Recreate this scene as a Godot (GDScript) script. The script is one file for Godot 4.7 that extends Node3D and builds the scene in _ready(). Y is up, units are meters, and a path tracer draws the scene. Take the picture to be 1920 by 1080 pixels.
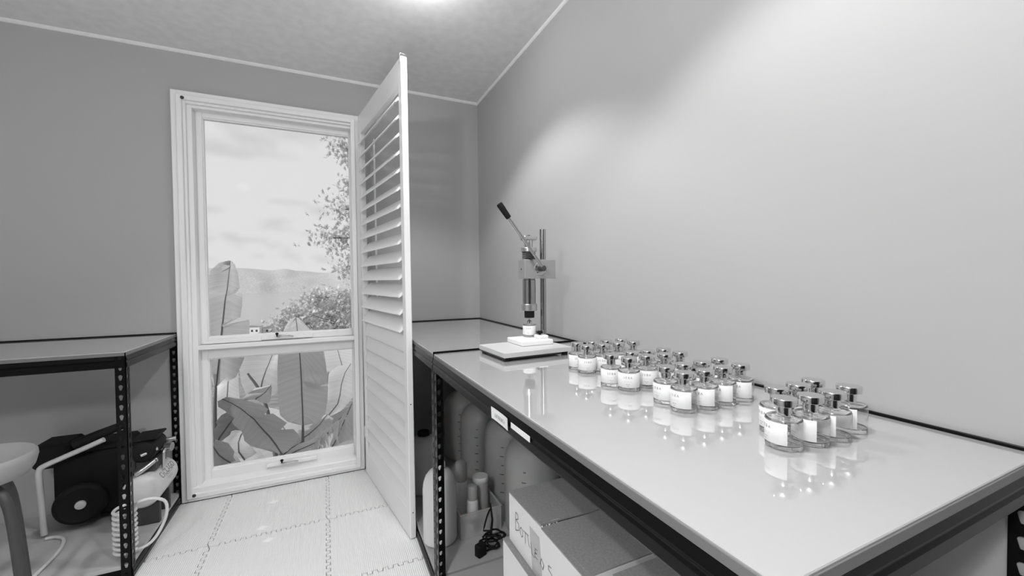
extends Node3D

# ------------------------------------------------------------------ geometry collector
class G:
	var v := PackedVector3Array()
	var n := PackedVector3Array()
	var u := PackedVector2Array()

	func tri(a: Vector3, b: Vector3, c: Vector3, na: Vector3, nb: Vector3, nc: Vector3) -> void:
		# front faces run clockwise as seen from the side the normals point to
		var g: Vector3 = (b - a).cross(c - a)
		if g.length_squared() < 1e-18:
			return
		if g.dot(na + nb + nc) > 0.0:
			v.append_array([a, c, b])
			n.append_array([na, nc, nb])
		else:
			v.append_array([a, b, c])
			n.append_array([na, nb, nc])
		u.append_array([Vector2.ZERO, Vector2.ZERO, Vector2.ZERO])

	func flat(a: Vector3, b: Vector3, c: Vector3, out: Vector3) -> void:
		var g: Vector3 = (b - a).cross(c - a).normalized()
		if g.dot(out) < 0.0:
			g = -g
		tri(a, b, c, g, g, g)

	func quad(a: Vector3, b: Vector3, c: Vector3, d: Vector3, out: Vector3) -> void:
		flat(a, b, c, out)
		flat(a, c, d, out)

	# box with chamfered edges; c centre, s size, b chamfer, t turn
	func box(c: Vector3, s: Vector3, b := 0.0, t := Basis()) -> void:
		var h: Vector3 = s * 0.5
		b = minf(b, minf(h.x, minf(h.y, h.z)) * 0.9)
		if b <= 0.0:
			for ax in 3:
				for sg in [-1.0, 1.0]:
					var e1 := Vector3.ZERO
					var e2 := Vector3.ZERO
					var o := Vector3.ZERO
					o[ax] = sg * h[ax]
					e1[(ax + 1) % 3] = h[(ax + 1) % 3]
					e2[(ax + 2) % 3] = h[(ax + 2) % 3]
					quad(c + t * (o - e1 - e2), c + t * (o + e1 - e2), c + t * (o + e1 + e2), c + t * (o - e1 + e2), t * o)
			return
		for ax in 3:
			var p := (ax + 1) % 3
			var q := (ax + 2) % 3
			for sg in [-1.0, 1.0]:
				var k: Array = []
				for cc in [[-1, -1], [1, -1], [1, 1], [-1, 1]]:
					var w := Vector3.ZERO
					w[ax] = sg * h[ax]
					w[p] = cc[0] * (h[p] - b)
					w[q] = cc[1] * (h[q] - b)
					k.append(c + t * w)
				var o2 := Vector3.ZERO
				o2[ax] = sg
				quad(k[0], k[1], k[2], k[3], t * o2)
				for sq in [-1.0, 1.0]:   # chamfer between faces ax and p
					var e: Array = []
					for m in [[h[ax], h[p] - b, -1.0], [h[ax], h[p] - b, 1.0], [h[ax] - b, h[p], 1.0], [h[ax] - b, h[p], -1.0]]:
						var w2 := Vector3.ZERO
						w2[ax] = sg * m[0]
						w2[p] = sq * m[1]
						w2[q] = m[2] * (h[q] - b)
						e.append(c + t * w2)
					var o3 := Vector3.ZERO
					o3[ax] = sg
					o3[p] = sq
					quad(e[0], e[1], e[2], e[3], t * o3)
		for sx in [-1.0, 1.0]:
			for sy in [-1.0, 1.0]:
				for sz in [-1.0, 1.0]:
					flat(c + t * Vector3(sx * h.x, sy * (h.y - b), sz * (h.z - b)), c + t * Vector3(sx * (h.x - b), sy * h.y, sz * (h.z - b)), c + t * Vector3(sx * (h.x - b), sy * (h.y - b), sz * h.z), t * Vector3(sx, sy, sz))

	# surface of revolution about y; profile of (radius, height), outside to the right when going up
	func lathe(p: Array, sides := 32, x := Transform3D(), inward := false, sweep := TAU, start := 0.0) -> void:
		var nn: Array = []
		for i in p.size() - 1:
			var d: Vector2 = (p[i + 1] - p[i]).normalized()
			nn.append(Vector2(d.y, -d.x) * (-1.0 if inward else 1.0))
		for i in p.size() - 1:
			var a: Vector2 = p[i]
			var b: Vector2 = p[i + 1]
			if a.distance_to(b) < 1e-7:
				continue
			var na: Vector2 = nn[i]
			var nb: Vector2 = nn[i]
			if i > 0 and nn[i - 1].dot(nn[i]) > 0.72:
				na = (nn[i - 1] + nn[i]).normalized()
			if i < p.size() - 2 and nn[i + 1].dot(nn[i]) > 0.72:
				nb = (nn[i + 1] + nn[i]).normalized()
			for k in sides:
				var t0 := start + sweep * k / sides
				var t1 := start + sweep * (k + 1) / sides
				var c0 := Vector3(cos(t0), 0, sin(t0))
				var c1 := Vector3(cos(t1), 0, sin(t1))
				var q0: Vector3 = x * (c0 * a.x + Vector3.UP * a.y)
				var q1: Vector3 = x * (c1 * a.x + Vector3.UP * a.y)
				var q2: Vector3 = x * (c1 * b.x + Vector3.UP * b.y)
				var q3: Vector3 = x * (c0 * b.x + Vector3.UP * b.y)
				var m0: Vector3 = (x.basis * (c0 * na.x + Vector3.UP * na.y)).normalized()
				var m1: Vector3 = (x.basis * (c1 * na.x + Vector3.UP * na.y)).normalized()
				var m2: Vector3 = (x.basis * (c1 * nb.x + Vector3.UP * nb.y)).normalized()
				var m3: Vector3 = (x.basis * (c0 * nb.x + Vector3.UP * nb.y)).normalized()
				tri(q0, q1, q2, m0, m1, m2)
				tri(q0, q2, q3, m0, m2, m3)

	func disc(r: float, y: float, up: bool, sides := 32, x := Transform3D()) -> void:
		var o := Vector3.UP if up else Vector3.DOWN
		for k in sides:
			var t0 := TAU * k / sides
			var t1 := TAU * (k + 1) / sides
			flat(x * Vector3(0, y, 0), x * Vector3(cos(t0) * r, y, sin(t0) * r), x * Vector3(cos(t1) * r, y, sin(t1) * r), x.basis * o)

	func cyl(a: Vector3, b: Vector3, r: float, sides := 24, ch := 0.001) -> void:
		var y: Vector3 = (b - a).normalized()
		var x: Vector3 = y.cross(Vector3(0.31, 0.17, 0.93)).normalized()
		var tr := Transform3D(Basis(x, y, x.cross(y)), a)
		var l: float = a.distance_to(b)
		lathe([Vector2(0, 0), Vector2(r - ch, 0), Vector2(r, ch), Vector2(r, l - ch), Vector2(r - ch, l), Vector2(0, l)], sides, tr)

	func tube(pts: Array, r: float, sides := 10, r_end := -1.0) -> void:
		var last: Vector3 = Vector3.ZERO
		var rings: Array = []
		var cents: Array = []
		for i in pts.size():
			var d: Vector3 = (pts[mini(i + 1, pts.size() - 1)] - pts[maxi(i - 1, 0)]).normalized()
			if i == 0:
				last = d.cross(Vector3(0.21, 0.9, 0.37)).normalized()
			last = (last - d * last.dot(d)).normalized()
			var w: Vector3 = d.cross(last)
			var rr: float = r if r_end < 0.0 else lerpf(r, r_end, float(i) / (pts.size() - 1))
			var ring: Array = []
			for k in sides:
				ring.append(last * cos(TAU * k / sides) + w * sin(TAU * k / sides))
			rings.append([ring, rr])
			cents.append(pts[i])
		for i in pts.size() - 1:
			for k in sides:
				var k2 := (k + 1) % sides
				var a0: Vector3 = rings[i][0][k]
				var a1: Vector3 = rings[i][0][k2]
				var b0: Vector3 = rings[i + 1][0][k]
				var b1: Vector3 = rings[i + 1][0][k2]
				var r0: float = rings[i][1]
				var r1: float = rings[i + 1][1]
				tri(cents[i] + a0 * r0, cents[i] + a1 * r0, cents[i + 1] + b1 * r1, a0, a1, b1)
				tri(cents[i] + a0 * r0, cents[i + 1] + b1 * r1, cents[i + 1] + b0 * r1, a0, b1, b0)
		for e in [0, pts.size() - 1]:
			var o: Vector3 = (cents[0] - cents[1]) if e == 0 else (cents[e] - cents[e - 1])
			for k in sides:
				flat(cents[e], cents[e] + rings[e][0][k] * rings[e][1], cents[e] + rings[e][0][(k + 1) % sides] * rings[e][1], o)

	# flat outline in the x-y plane of t, pushed along t's z from 0 to depth
	func prism(poly: PackedVector2Array, depth: float, t := Transform3D()) -> void:
		var idx := Geometry2D.triangulate_polygon(poly)
		for i in range(0, idx.size(), 3):
			var a := Vector3(poly[idx[i]].x, poly[idx[i]].y, 0)
			var b := Vector3(poly[idx[i + 1]].x, poly[idx[i + 1]].y, 0)
			var c := Vector3(poly[idx[i + 2]].x, poly[idx[i + 2]].y, 0)
			var z := Vector3(0, 0, depth)
			flat(t * a, t * b, t * c, t.basis * Vector3(0, 0, -signf(depth)))
			flat(t * (a + z), t * (b + z), t * (c + z), t.basis * Vector3(0, 0, signf(depth)))
		var cw := Geometry2D.is_polygon_clockwise(poly)
		for i in poly.size():
			var p: Vector2 = poly[i]
			var q: Vector2 = poly[(i + 1) % poly.size()]
			var d: Vector2 = (q - p)
			var o := Vector3(-d.y, d.x, 0) if cw else Vector3(d.y, -d.x, 0)
			quad(t * Vector3(p.x, p.y, 0), t * Vector3(q.x, q.y, 0), t * Vector3(q.x, q.y, depth), t * Vector3(p.x, p.y, depth), t.basis * o)

	func mesh() -> ArrayMesh:
		var a: Array = []
		a.resize(Mesh.ARRAY_MAX)
		a[Mesh.ARRAY_VERTEX] = v
		a[Mesh.ARRAY_NORMAL] = n
		a[Mesh.ARRAY_TEX_UV] = u
		var m := ArrayMesh.new()
		m.add_surface_from_arrays(Mesh.PRIMITIVE_TRIANGLES, a)
		return m


var M := {}
var used := {}

# ------------------------------------------------------------------ nodes
func numbered(called: String) -> String:
	if not used.has(called):
		used[called] = 0
		return called
	used[called] += 1
	return "%s_%03d" % [called, used[called]]

func obj(called: String, g, m: Material, parent: Node = self) -> MeshInstance3D:
	var o := MeshInstance3D.new()
	o.mesh = g.mesh() if g is G else g
	o.material_override = m
	o.name = numbered(called) if parent == self else called
	parent.add_child(o, true)
	return o

func tag(o: Node, label: String, category: String, group := "") -> void:
	o.set_meta("label", label)
	o.set_meta("category", category)
	if group:
		o.set_meta("group", group)

func thing(called: String, label: String, category: String, at := Vector3.ZERO, turn := 0.0, group := "") -> Node3D:
	var o := Node3D.new()
	o.name = numbered(called)
	add_child(o, true)
	o.position = at
	o.rotation.y = turn
	tag(o, label, category, group)
	return o

func dup(src: Node3D, called: String, at: Vector3, turn: float, label: String, group := "") -> Node3D:
	var r: Node3D = src.duplicate()
	r.name = numbered(called)
	add_child(r, true)
	r.position = at
	r.rotation.y = turn
	r.set_meta("label", label)
	if group:
		r.set_meta("group", group)
	return r

func struct(called: String, g, m: Material, label := "", parent: Node = self) -> MeshInstance3D:
	var o := obj(called, g, m, parent)
	if parent == self:
		o.set_meta("kind", "structure")
		if label:
			o.set_meta("label", label)
	return o

func stuff(o: Node) -> Node:
	o.set_meta("kind", "stuff")
	return o

func bx(c: Vector3, s: Vector3, b := 0.0, t := Basis()) -> G:
	var g := G.new()
	g.box(c, s, b, t)
	return g

func grey(l: float, rough := 0.6, metal := 0.0, spec := 0.5) -> StandardMaterial3D:
	var m := StandardMaterial3D.new()
	m.albedo_color = Color(l, l, l).linear_to_srgb()
	m.roughness = rough
	m.metallic = metal
	m.metallic_specular = spec
	return m

func noise_tex(freq: float, lo: float, hi: float, size := 512, seed_ := 1, octaves := 4, normal := false) -> NoiseTexture2D:
	var t := NoiseTexture2D.new()
	t.width = size
	t.height = size
	t.seamless = true
	var f := FastNoiseLite.new()
	f.seed = seed_
	f.frequency = freq
	f.fractal_octaves = octaves
	t.noise = f
	t.as_normal_map = normal
	var r := Gradient.new()
	r.set_color(0, Color(lo, lo, lo))
	r.set_color(1, Color(hi, hi, hi))
	t.color_ramp = r
	return t

func world_tex(m: StandardMaterial3D, scale: float) -> void:
	m.uv1_triplanar = true
	m.uv1_world_triplanar = true
	m.uv1_scale = Vector3.ONE * scale

func text_mesh(s: String, height: float, depth := 0.0004, serif := false) -> ArrayMesh:
	var t := TextMesh.new()
	t.text = s
	var f := SystemFont.new()
	f.font_names = PackedStringArray(["Droid Serif" if serif else "Droid Sans"])
	t.font = f
	t.font_size = 64
	t.pixel_size = 0.01
	t.depth = 0.1
	t.curve_step = 2.0
	var k := height / 0.46
	var m := ArrayMesh.new()
	for i in maxi(1, t.get_surface_count()):
		var a := t.get_mesh_arrays() if t.get_surface_count() == 0 else t.surface_get_arrays(i)
		var vv: PackedVector3Array = a[Mesh.ARRAY_VERTEX]
		for j in vv.size():
			vv[j] = vv[j] * Vector3(k, k, depth / 0.1)
		a[Mesh.ARRAY_VERTEX] = vv
		m.add_surface_from_arrays(Mesh.PRIMITIVE_TRIANGLES, a)
	return m

# short dashes standing for print too small to read, as flat bars (x, y, width, height)
func dash_mesh(bars: Array) -> ArrayMesh:
	var g := G.new()
	for q in bars:
		var n := maxi(1, int(q[2] / 0.002))
		for i in n:
			var w: float = q[2] / n
			g.quad(Vector3(q[0] - q[2] / 2 + i * w, q[1] - q[3] / 2, 0.0001), Vector3(q[0] - q[2] / 2 + (i + 1) * w, q[1] - q[3] / 2, 0.0001), Vector3(q[0] - q[2] / 2 + (i + 1) * w, q[1] + q[3] / 2, 0.0001), Vector3(q[0] - q[2] / 2 + i * w, q[1] + q[3] / 2, 0.0001), Vector3(0, 0, 1))
	return g.mesh()

# wraps flat lettering (in x-y) round a cylinder about y
func wrap_text(src: ArrayMesh, r: float, y: float, at_angle: float) -> G:
	var g := G.new()
	for k in src.get_surface_count():
		var a := src.surface_get_arrays(k)
		var vv: PackedVector3Array = a[Mesh.ARRAY_VERTEX]
		var idx := PackedInt32Array(range(vv.size())) if a[Mesh.ARRAY_INDEX] == null else PackedInt32Array(a[Mesh.ARRAY_INDEX])
		for i in range(0, idx.size(), 3):
			var q: Array = []
			for j in 3:
				var p: Vector3 = vv[idx[i + j]]
				var an: float = at_angle - p.x / r
				q.append(Vector3(cos(an) * (r + p.z), y + p.y, sin(an) * (r + p.z)))
			var out: Vector3 = (q[0] + q[1] + q[2]) * Vector3(1, 0, 1)
			g.flat(q[0], q[1], q[2], out)
	return g


# ------------------------------------------------------------------ the scene
func _ready() -> void:
	set_camera()
	set_light()
	set_materials()
	build_room()
	build_window()
	build_outside()
	build_shutter()
	build_racks()
	build_press()
	build_bottles()
	build_under_bench()
	build_cartons()
	build_corner()


func set_camera() -> void:
	var cam := Camera3D.new()
	cam.name = "camera"
	var x := Vector3(0.90908227, -0.0105931, 0.41648196)
	var y := Vector3(0.0188557, 0.99969846, -0.01573052)
	var z := -Vector3(0.41618974, -0.0221534, -0.90900788)
	cam.transform = Transform3D(Basis(x, y, z), Vector3(0, 1.19, 0))
	cam.fov = rad_to_deg(2.0 * atan(540.0 / 764.49))
	cam.near = 0.02
	cam.far = 6000.0
	add_child(cam)
	cam.current = true


const EXPOSURE := 1.0
const SKY := 0.735
const SUN := 1.25
const SPOT := 1.1
const PENDANT_FILL := 1.35
const DOME := 0.5

func set_light() -> void:
	var we := WorldEnvironment.new()
	we.name = "world"
	var e := Environment.new()
	e.background_mode = Environment.BG_SKY
	e.tonemap_mode = Environment.TONE_MAPPER_LINEAR
	e.tonemap_exposure = EXPOSURE
	e.sdfgi_enabled = true
	e.ssao_enabled = true
	e.ssil_enabled = true
	# bright overcast haze with a few thin grey cloud streaks, the same all round
	var w := 768
	var h := 384
	var im := Image.create_empty(w, h, false, Image.FORMAT_RGBAF)
	var f := FastNoiseLite.new()
	f.seed = 11
	f.frequency = 1.0
	f.fractal_octaves = 5
	for j in h:
		var el := PI * (0.5 - (j + 0.5) / h)
		for i in w:
			var az := TAU * (i + 0.5) / w
			var d := Vector3(cos(el) * cos(az), sin(el), cos(el) * sin(az))
			var q := d / maxf(0.16, absf(d.y) + 0.12)
			var c := f.get_noise_3d(q.x * 1.7 + 3.0, 1.3 + d.y * 9.0, q.z * 1.7)
			var k := smoothstep(0.08, 0.5, c)
			var l := SKY * (1.02 - 0.05 * clampf(d.y, 0.0, 1.0)) * (1.0 - 0.17 * k)
			im.set_pixel(i, j, Color(l, l, l, 1.0))
	var pm := PanoramaSkyMaterial.new()
	pm.panorama = ImageTexture.create_from_image(im)
	var sky := Sky.new()
	sky.sky_material = pm
	e.sky = sky
	we.environment = e
	add_child(we)
	var sun := DirectionalLight3D.new()
	sun.name = "sun"
	sun.light_energy = SUN
	sun.light_angular_distance = 1.0
	sun.shadow_enabled = true
	sun.sky_mode = DirectionalLight3D.SKY_MODE_LIGHT_ONLY
	add_child(sun)
	sun.look_at_from_position(Vector3.ZERO, Vector3(0.72, -0.64, -0.27))


func set_materials() -> void:
	M.wall = grey(0.43, 0.75)
	M.ceiling = grey(0.88, 0.8)
	M.ceiling.albedo_texture = noise_tex(0.03, 0.95, 1.0, 512, 5, 5)
	world_tex(M.ceiling, 0.9)
	M.paint = grey(0.86, 0.38)
	M.shutter = grey(0.86, 0.33)
	M.sub = grey(0.3, 0.9)
	M.mat = grey(0.82, 0.75)
	# woven foam: fine ribs one way, finer breaks across
	var im := Image.create_empty(256, 256, false, Image.FORMAT_L8)
	for j in 256:
		for i in 256:
			var a := 0.5 + 0.5 * cos(TAU * i / 16.0)
			var b := 0.5 + 0.5 * cos(TAU * (j + (8 if (i / 16) % 2 == 1 else 0)) / 16.0)
			im.set_pixel(i, j, Color.from_hsv(0, 0, clampf(0.75 * a + 0.45 * b * a, 0, 1)))
	M.mat.heightmap_enabled = true
	M.mat.heightmap_texture = ImageTexture.create_from_image(im)
	M.mat.heightmap_scale = 0.16
	world_tex(M.mat, 8.0)
	M.mat_spot = grey(0.9, 0.7)
	M.top = grey(0.41, 0.05, 0.0, 0.8)
	M.top.clearcoat_enabled = true
	M.top.clearcoat = 1.0
	M.top.clearcoat_roughness = 0.03
	M.board = grey(0.45, 0.7)
	M.edge = grey(0.16, 0.45)
	M.black = grey(0.006, 0.24, 0.0, 0.24)
	M.black_matt = grey(0.01, 0.65, 0.0, 0.3)
	M.dark = grey(0.045, 0.5)
	M.charcoal = grey(0.012, 0.8, 0.0, 0.25)
	M.plate = grey(0.36, 0.38, 0.35)
	M.plate_light = grey(0.62, 0.45, 0.2)
	M.steel = grey(0.42, 0.2, 1.0)
	M.chrome = grey(0.74, 0.05, 1.0)
	M.alu = grey(0.56, 0.3, 0.92)
	M.nylon = grey(0.84, 0.4)
	M.label = grey(0.86, 0.6)
	M.ink = grey(0.09, 0.7)
	M.ink_pale = grey(0.32, 0.7)
	M.ink_faint = grey(0.6, 0.7)
	M.card = grey(0.3, 0.85)
	M.card.albedo_texture = noise_tex(0.12, 0.86, 1.0, 256, 8, 3)
	world_tex(M.card, 5.0)
	M.card_lit = grey(0.68, 0.75)  # window light on the carton sides, put into a paler card colour
	M.tape = grey(0.42, 0.35)
	M.poly = grey(0.42, 0.45)
	M.poly.subsurf_scatter_enabled = true
	M.poly.subsurf_scatter_strength = 0.25
	M.poly_bright = grey(0.72, 0.4)
	M.tank = grey(0.6, 0.35)
	M.rubber = grey(0.012, 0.7, 0.0, 0.3)
	M.hose = grey(0.68, 0.4)
	M.seat = grey(0.3, 0.6)
	var gl := StandardMaterial3D.new()
	gl.albedo_color = Color(1, 1, 1, 0.0)
	gl.roughness = 0.0
	gl.transparency = BaseMaterial3D.TRANSPARENCY_ALPHA
	gl.refraction_enabled = true
	gl.refraction_scale = 0.05
	M.glass = gl
	var pane := StandardMaterial3D.new()
	pane.albedo_color = Color(1, 1, 1, 0.01)
	pane.roughness = 0.0
	pane.transparency = BaseMaterial3D.TRANSPARENCY_ALPHA
	pane.metallic_specular = 0.07
	M.pane = pane
	var cl := StandardMaterial3D.new()
	cl.albedo_color = Color(0.8, 0.8, 0.8, 0.08)
	cl.roughness = 0.0
	cl.transparency = BaseMaterial3D.TRANSPARENCY_ALPHA
	M.clear = cl
	var film := StandardMaterial3D.new()
	film.albedo_color = Color(0.9, 0.9, 0.9, 0.3)
	film.roughness = 0.4
	film.transparency = BaseMaterial3D.TRANSPARENCY_ALPHA
	M.film = film
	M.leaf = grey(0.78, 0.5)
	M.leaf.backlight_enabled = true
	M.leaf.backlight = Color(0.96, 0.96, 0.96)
	var lv := Image.create_empty(128, 512, false, Image.FORMAT_L8)
	for j in 512:
		for i in 128:
			var across := absf(i - 63.5) / 63.5
			var ph := (j + across * 34.0) / 512.0
			var q := 0.975 + 0.013 * sin(ph * TAU * 46.0) + 0.012 * sin(ph * TAU * 17.0 + 2.0 * sin(ph * 9.0))
			if fposmod(ph * 11.0 + 0.13 * sin(ph * 40.0), 1.0) < 0.035:
				q -= 0.06
			lv.set_pixel(i, j, Color.from_hsv(0, 0, clampf(q, 0, 1)))
	M.leaf.albedo_texture = ImageTexture.create_from_image(lv)
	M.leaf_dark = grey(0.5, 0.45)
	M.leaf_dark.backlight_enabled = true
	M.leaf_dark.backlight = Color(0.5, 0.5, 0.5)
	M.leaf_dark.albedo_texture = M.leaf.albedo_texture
	M.rib = grey(0.12, 0.6)
	M.bark = grey(0.12, 0.9)
	M.needle = grey(0.5, 0.6)
	M.needle.backlight_enabled = true
	M.needle.backlight = Color(0.6, 0.6, 0.6)
	M.bush = grey(0.62, 0.7)
	M.bush.backlight_enabled = true
	M.bush.backlight = Color(0.5, 0.5, 0.5)
	M.soil = grey(0.3, 0.95)
	M.soil.albedo_texture = noise_tex(0.02, 0.6, 1.0, 512, 23, 5)
	world_tex(M.soil, 0.05)
	M.hill = grey(0.47, 0.95)  # distance haze is put into this pale colour
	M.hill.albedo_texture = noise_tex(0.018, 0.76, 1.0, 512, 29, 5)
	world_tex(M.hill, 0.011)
	M.water = grey(0.3, 0.12)
	M.water.heightmap_enabled = true
	M.water.heightmap_texture = noise_tex(0.03, 0.0, 1.0, 512, 31, 4)
	M.water.heightmap_scale = 60.0
	world_tex(M.water, 0.01)
	M.house = grey(0.7, 0.8)
	M.roof = grey(0.32, 0.8)
	M.lens = grey(0.8, 0.4)
	M.lens.emission_enabled = true
	M.lens.emission = Color.WHITE
	M.lens.emission_energy_multiplier = DOME


# ------------------------------------------------------------------ room shell
const XR := 1.0
const XL := -2.6
const ZB := -2.74
const ZF := 1.9
const H := 2.43

func build_room() -> void:
	# back wall with the tall window opening
	var g := G.new()
	var x0 := -0.70
	var x1 := 0.185
	var y1 := 2.185
	var t := 0.16
	var zc := ZB - t / 2
	g.box(Vector3((XL + x0) / 2, H / 2, zc), Vector3(x0 - XL, H, t))
	g.box(Vector3((XR + x1) / 2, H / 2, zc), Vector3(XR - x1, H, t))
	g.box(Vector3((x0 + x1) / 2, (H + y1) / 2, zc), Vector3(x1 - x0, H - y1, t))
	struct("wall_back", g, M.wall, "painted back wall with the tall window")
	struct("wall_right", bx(Vector3(XR + 0.08, H / 2, (ZB + ZF) / 2), Vector3(0.16, H + 0.2, ZF - ZB + 0.4)), M.wall, "plain painted wall behind the long bench")
	struct("wall_left", bx(Vector3(XL - 0.08, H / 2, (ZB + ZF) / 2), Vector3(0.16, H + 0.2, ZF - ZB + 0.4)), M.wall)
	struct("wall_front", bx(Vector3((XL + XR) / 2, H / 2, ZF + 0.08), Vector3(XR - XL, H, 0.16)), M.wall)
	struct("ceiling", bx(Vector3((XL + XR) / 2, H + 0.08, (ZB + ZF) / 2), Vector3(XR - XL + 0.32, 0.16, ZF - ZB + 0.32)), M.ceiling, "white plastered ceiling")
	# narrow coving strips where walls meet ceiling
	var p := PackedVector2Array([Vector2(0, 0), Vector2(0, -0.014), Vector2(0.003, -0.014), Vector2(0.009, -0.009), Vector2(0.014, -0.003), Vector2(0.014, 0)])
	var g1 := G.new()
	g1.prism(p, XR - XL, Transform3D(Basis(Vector3(0, 0, 1), Vector3.UP, Vector3(1, 0, 0)), Vector3(XL, H, ZB)))
	struct("trim_1", g1, M.ceiling)
	var g2 := G.new()
	g2.prism(PackedVector2Array([Vector2(0, 0), Vector2(0, -0.012), Vector2(0.006, -0.008), Vector2(0.01, 0)]), ZF - ZB, Transform3D(Basis(Vector3(-1, 0, 0), Vector3.UP, Vector3(0, 0, 1)), Vector3(XR, H, ZB)))
	struct("trim_2", g2, M.ceiling)
	# floor slab and jigsaw foam mats
	var fl := struct("floor", bx(Vector3((XL + XR) / 2, -0.092, (ZB + ZF) / 2), Vector3(XR - XL + 0.3, 0.16, ZF - ZB + 0.3)), M.sub, "floor covered with interlocking ribbed foam mats")
	var s := 0.49
	for i in range(-5, 3):
		for j in range(0, 9):
			var ax := -0.01 + i * s
			var az := ZB + 0.03 + j * s
			var bx_ := minf(ax + s, XR - 0.002)
			var bz := minf(az + s, ZF - 0.002)
			if bx_ - ax < 0.05 or bz - az < 0.05:
				continue
			var poly := PackedVector2Array()
			wave(poly, Vector2(ax, az), Vector2(bx_, az), Vector2(0, 1), j > 0)
			wave(poly, Vector2(bx_, az), Vector2(bx_, bz), Vector2(1, 0), bx_ < XR - 0.01)
			wave(poly, Vector2(bx_, bz), Vector2(ax, bz), Vector2(0, 1), bz < ZF - 0.01)
			wave(poly, Vector2(ax, bz), Vector2(ax, az), Vector2(1, 0), i > -5)
			var shrunk := Geometry2D.offset_polygon(poly, -0.0016, Geometry2D.JOIN_MITER)
			if shrunk.size() == 0:
				continue
			var gt := G.new()
			gt.prism(shrunk[0], -0.012, Transform3D(Basis(Vector3(1, 0, 0), Vector3(0, 0, 1), Vector3(0, 1, 0)), Vector3(0, 0, 0)))
			obj("foam_mat", gt, M.mat, fl)
	for c in [Vector3(-0.275, 0, -2.52), Vector3(-0.30, 0, -2.275), Vector3(-0.26, 0, -2.155)]:
		var gp := G.new()
		gp.prism(PackedVector2Array([Vector2(-0.026, 0), Vector2(0, -0.02), Vector2(0.026, 0), Vector2(0, 0.02)]), 0.0006, Transform3D(Basis(Vector3(0.98, 0, -0.2), Vector3(0.2, 0, 0.98), Vector3.UP), c))
		obj("diamond_patch", gp, M.mat_spot, fl)
	# added dark cabinet, unseen, for dark reflections in the chrome caps
	var wd := thing("added_cabinet", "added unseen dark cabinet opposite the window for dark reflections in the bottle caps", "added_cabinet", Vector3(-0.55, 0, ZF - 0.3))
	obj("carcass", bx(Vector3(0, 1.05, 0.01), Vector3(2.2, 2.1, 0.56), 0.004), M.charcoal, wd)
	for sx in [-1.0, 1.0]:
		var dr := obj("door", bx(Vector3(sx * 0.548, 1.06, -0.285), Vector3(1.09, 2.0, 0.022), 0.003), M.charcoal, wd)
		obj("handle", bx(Vector3(sx * 0.05, 1.05, -0.305), Vector3(0.014, 0.2, 0.014), 0.004), M.steel, dr)
	# added pendant globe, unseen, for soft front light and a brighter ceiling
	var pd := thing("added_pendant", "added unseen globe lamp giving soft front light in the open part of the room", "pendant lamp", Vector3(-0.95, H, 0.25))
	var gq := G.new()
	gq.lathe([Vector2(0, -0.02), Vector2(0.045, -0.018), Vector2(0.05, 0.0)], 24)
	obj("ceiling_rose", gq, M.paint, pd)
	gq = G.new()
	gq.cyl(Vector3(0, -0.40, 0), Vector3(0, -0.018, 0), 0.004, 8)
	obj("flex", gq, M.black_matt, pd)
	gq = G.new()
	var ball: Array = []
	for i in 25:
		ball.append(Vector2(sin(PI * i / 24.0) * 0.11, -0.51 - cos(PI * i / 24.0) * 0.11))
	gq.lathe(ball, 40)
	obj("fill_globe", gq, M.lens, pd)
	var pl := OmniLight3D.new()
	pl.name = "added_fill_light"
	pd.add_child(pl)
	pl.position = Vector3(0, -0.51, 0)
	pl.omni_range = 12.0
	pl.omni_attenuation = 2.0
	pl.light_size = 0.1
	pl.light_energy = PENDANT_FILL
	pl.shadow_enabled = true
	# surface-mounted ceiling lights; the nearest one stands just above the picture
	var k := 0
	for q in [[0.36, -1.65, "round ceiling light above the far end of the benches"], [0.36, -0.5, "round ceiling light above the near bench"], [-0.9, 0.4, "added unseen ceiling light in the open part of the room"]]:  # the third lamp is added fill in the unseen part of the room
		var t2 := thing("ceiling_light", q[2], "ceiling light", Vector3(q[0], H, q[1]), 0.0, "ceiling lights")
		var gr := G.new()
		gr.lathe([Vector2(0.05, -0.004), Vector2(0.062, -0.012), Vector2(0.066, -0.003), Vector2(0.066, 0.0)], 40)
		obj("trim_ring", gr, M.paint, t2)
		var gd := G.new()
		gd.lathe([Vector2(0, -0.016), Vector2(0.028, -0.0145), Vector2(0.044, -0.011), Vector2(0.052, -0.004), Vector2(0.052, 0.0)], 40)
		obj("lamp_lens", gd, M.lens, t2)
		var sp := SpotLight3D.new()
		sp.name = "lamp_beam"
		t2.add_child(sp)
		sp.position = Vector3(0, -0.03, 0)
		sp.rotation.x = -PI / 2
		sp.spot_angle = 57.0
		sp.spot_angle_attenuation = 0.35
		sp.spot_range = 12.0
		sp.spot_attenuation = 2.0
		sp.light_size = 0.05
		sp.light_energy = SPOT * [1.0, 1.05, 1.3][k]
		sp.shadow_enabled = true
		var om := OmniLight3D.new()
		om.name = "lamp_glow"
		t2.add_child(om)
		om.position = Vector3(0, -0.06, 0)
		om.omni_range = 12.0
		om.omni_attenuation = 2.0
		om.light_size = 0.05
		om.light_energy = SPOT * [0.1, 0.14, 0.14][k]
		om.shadow_enabled = true
		k += 1


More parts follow.
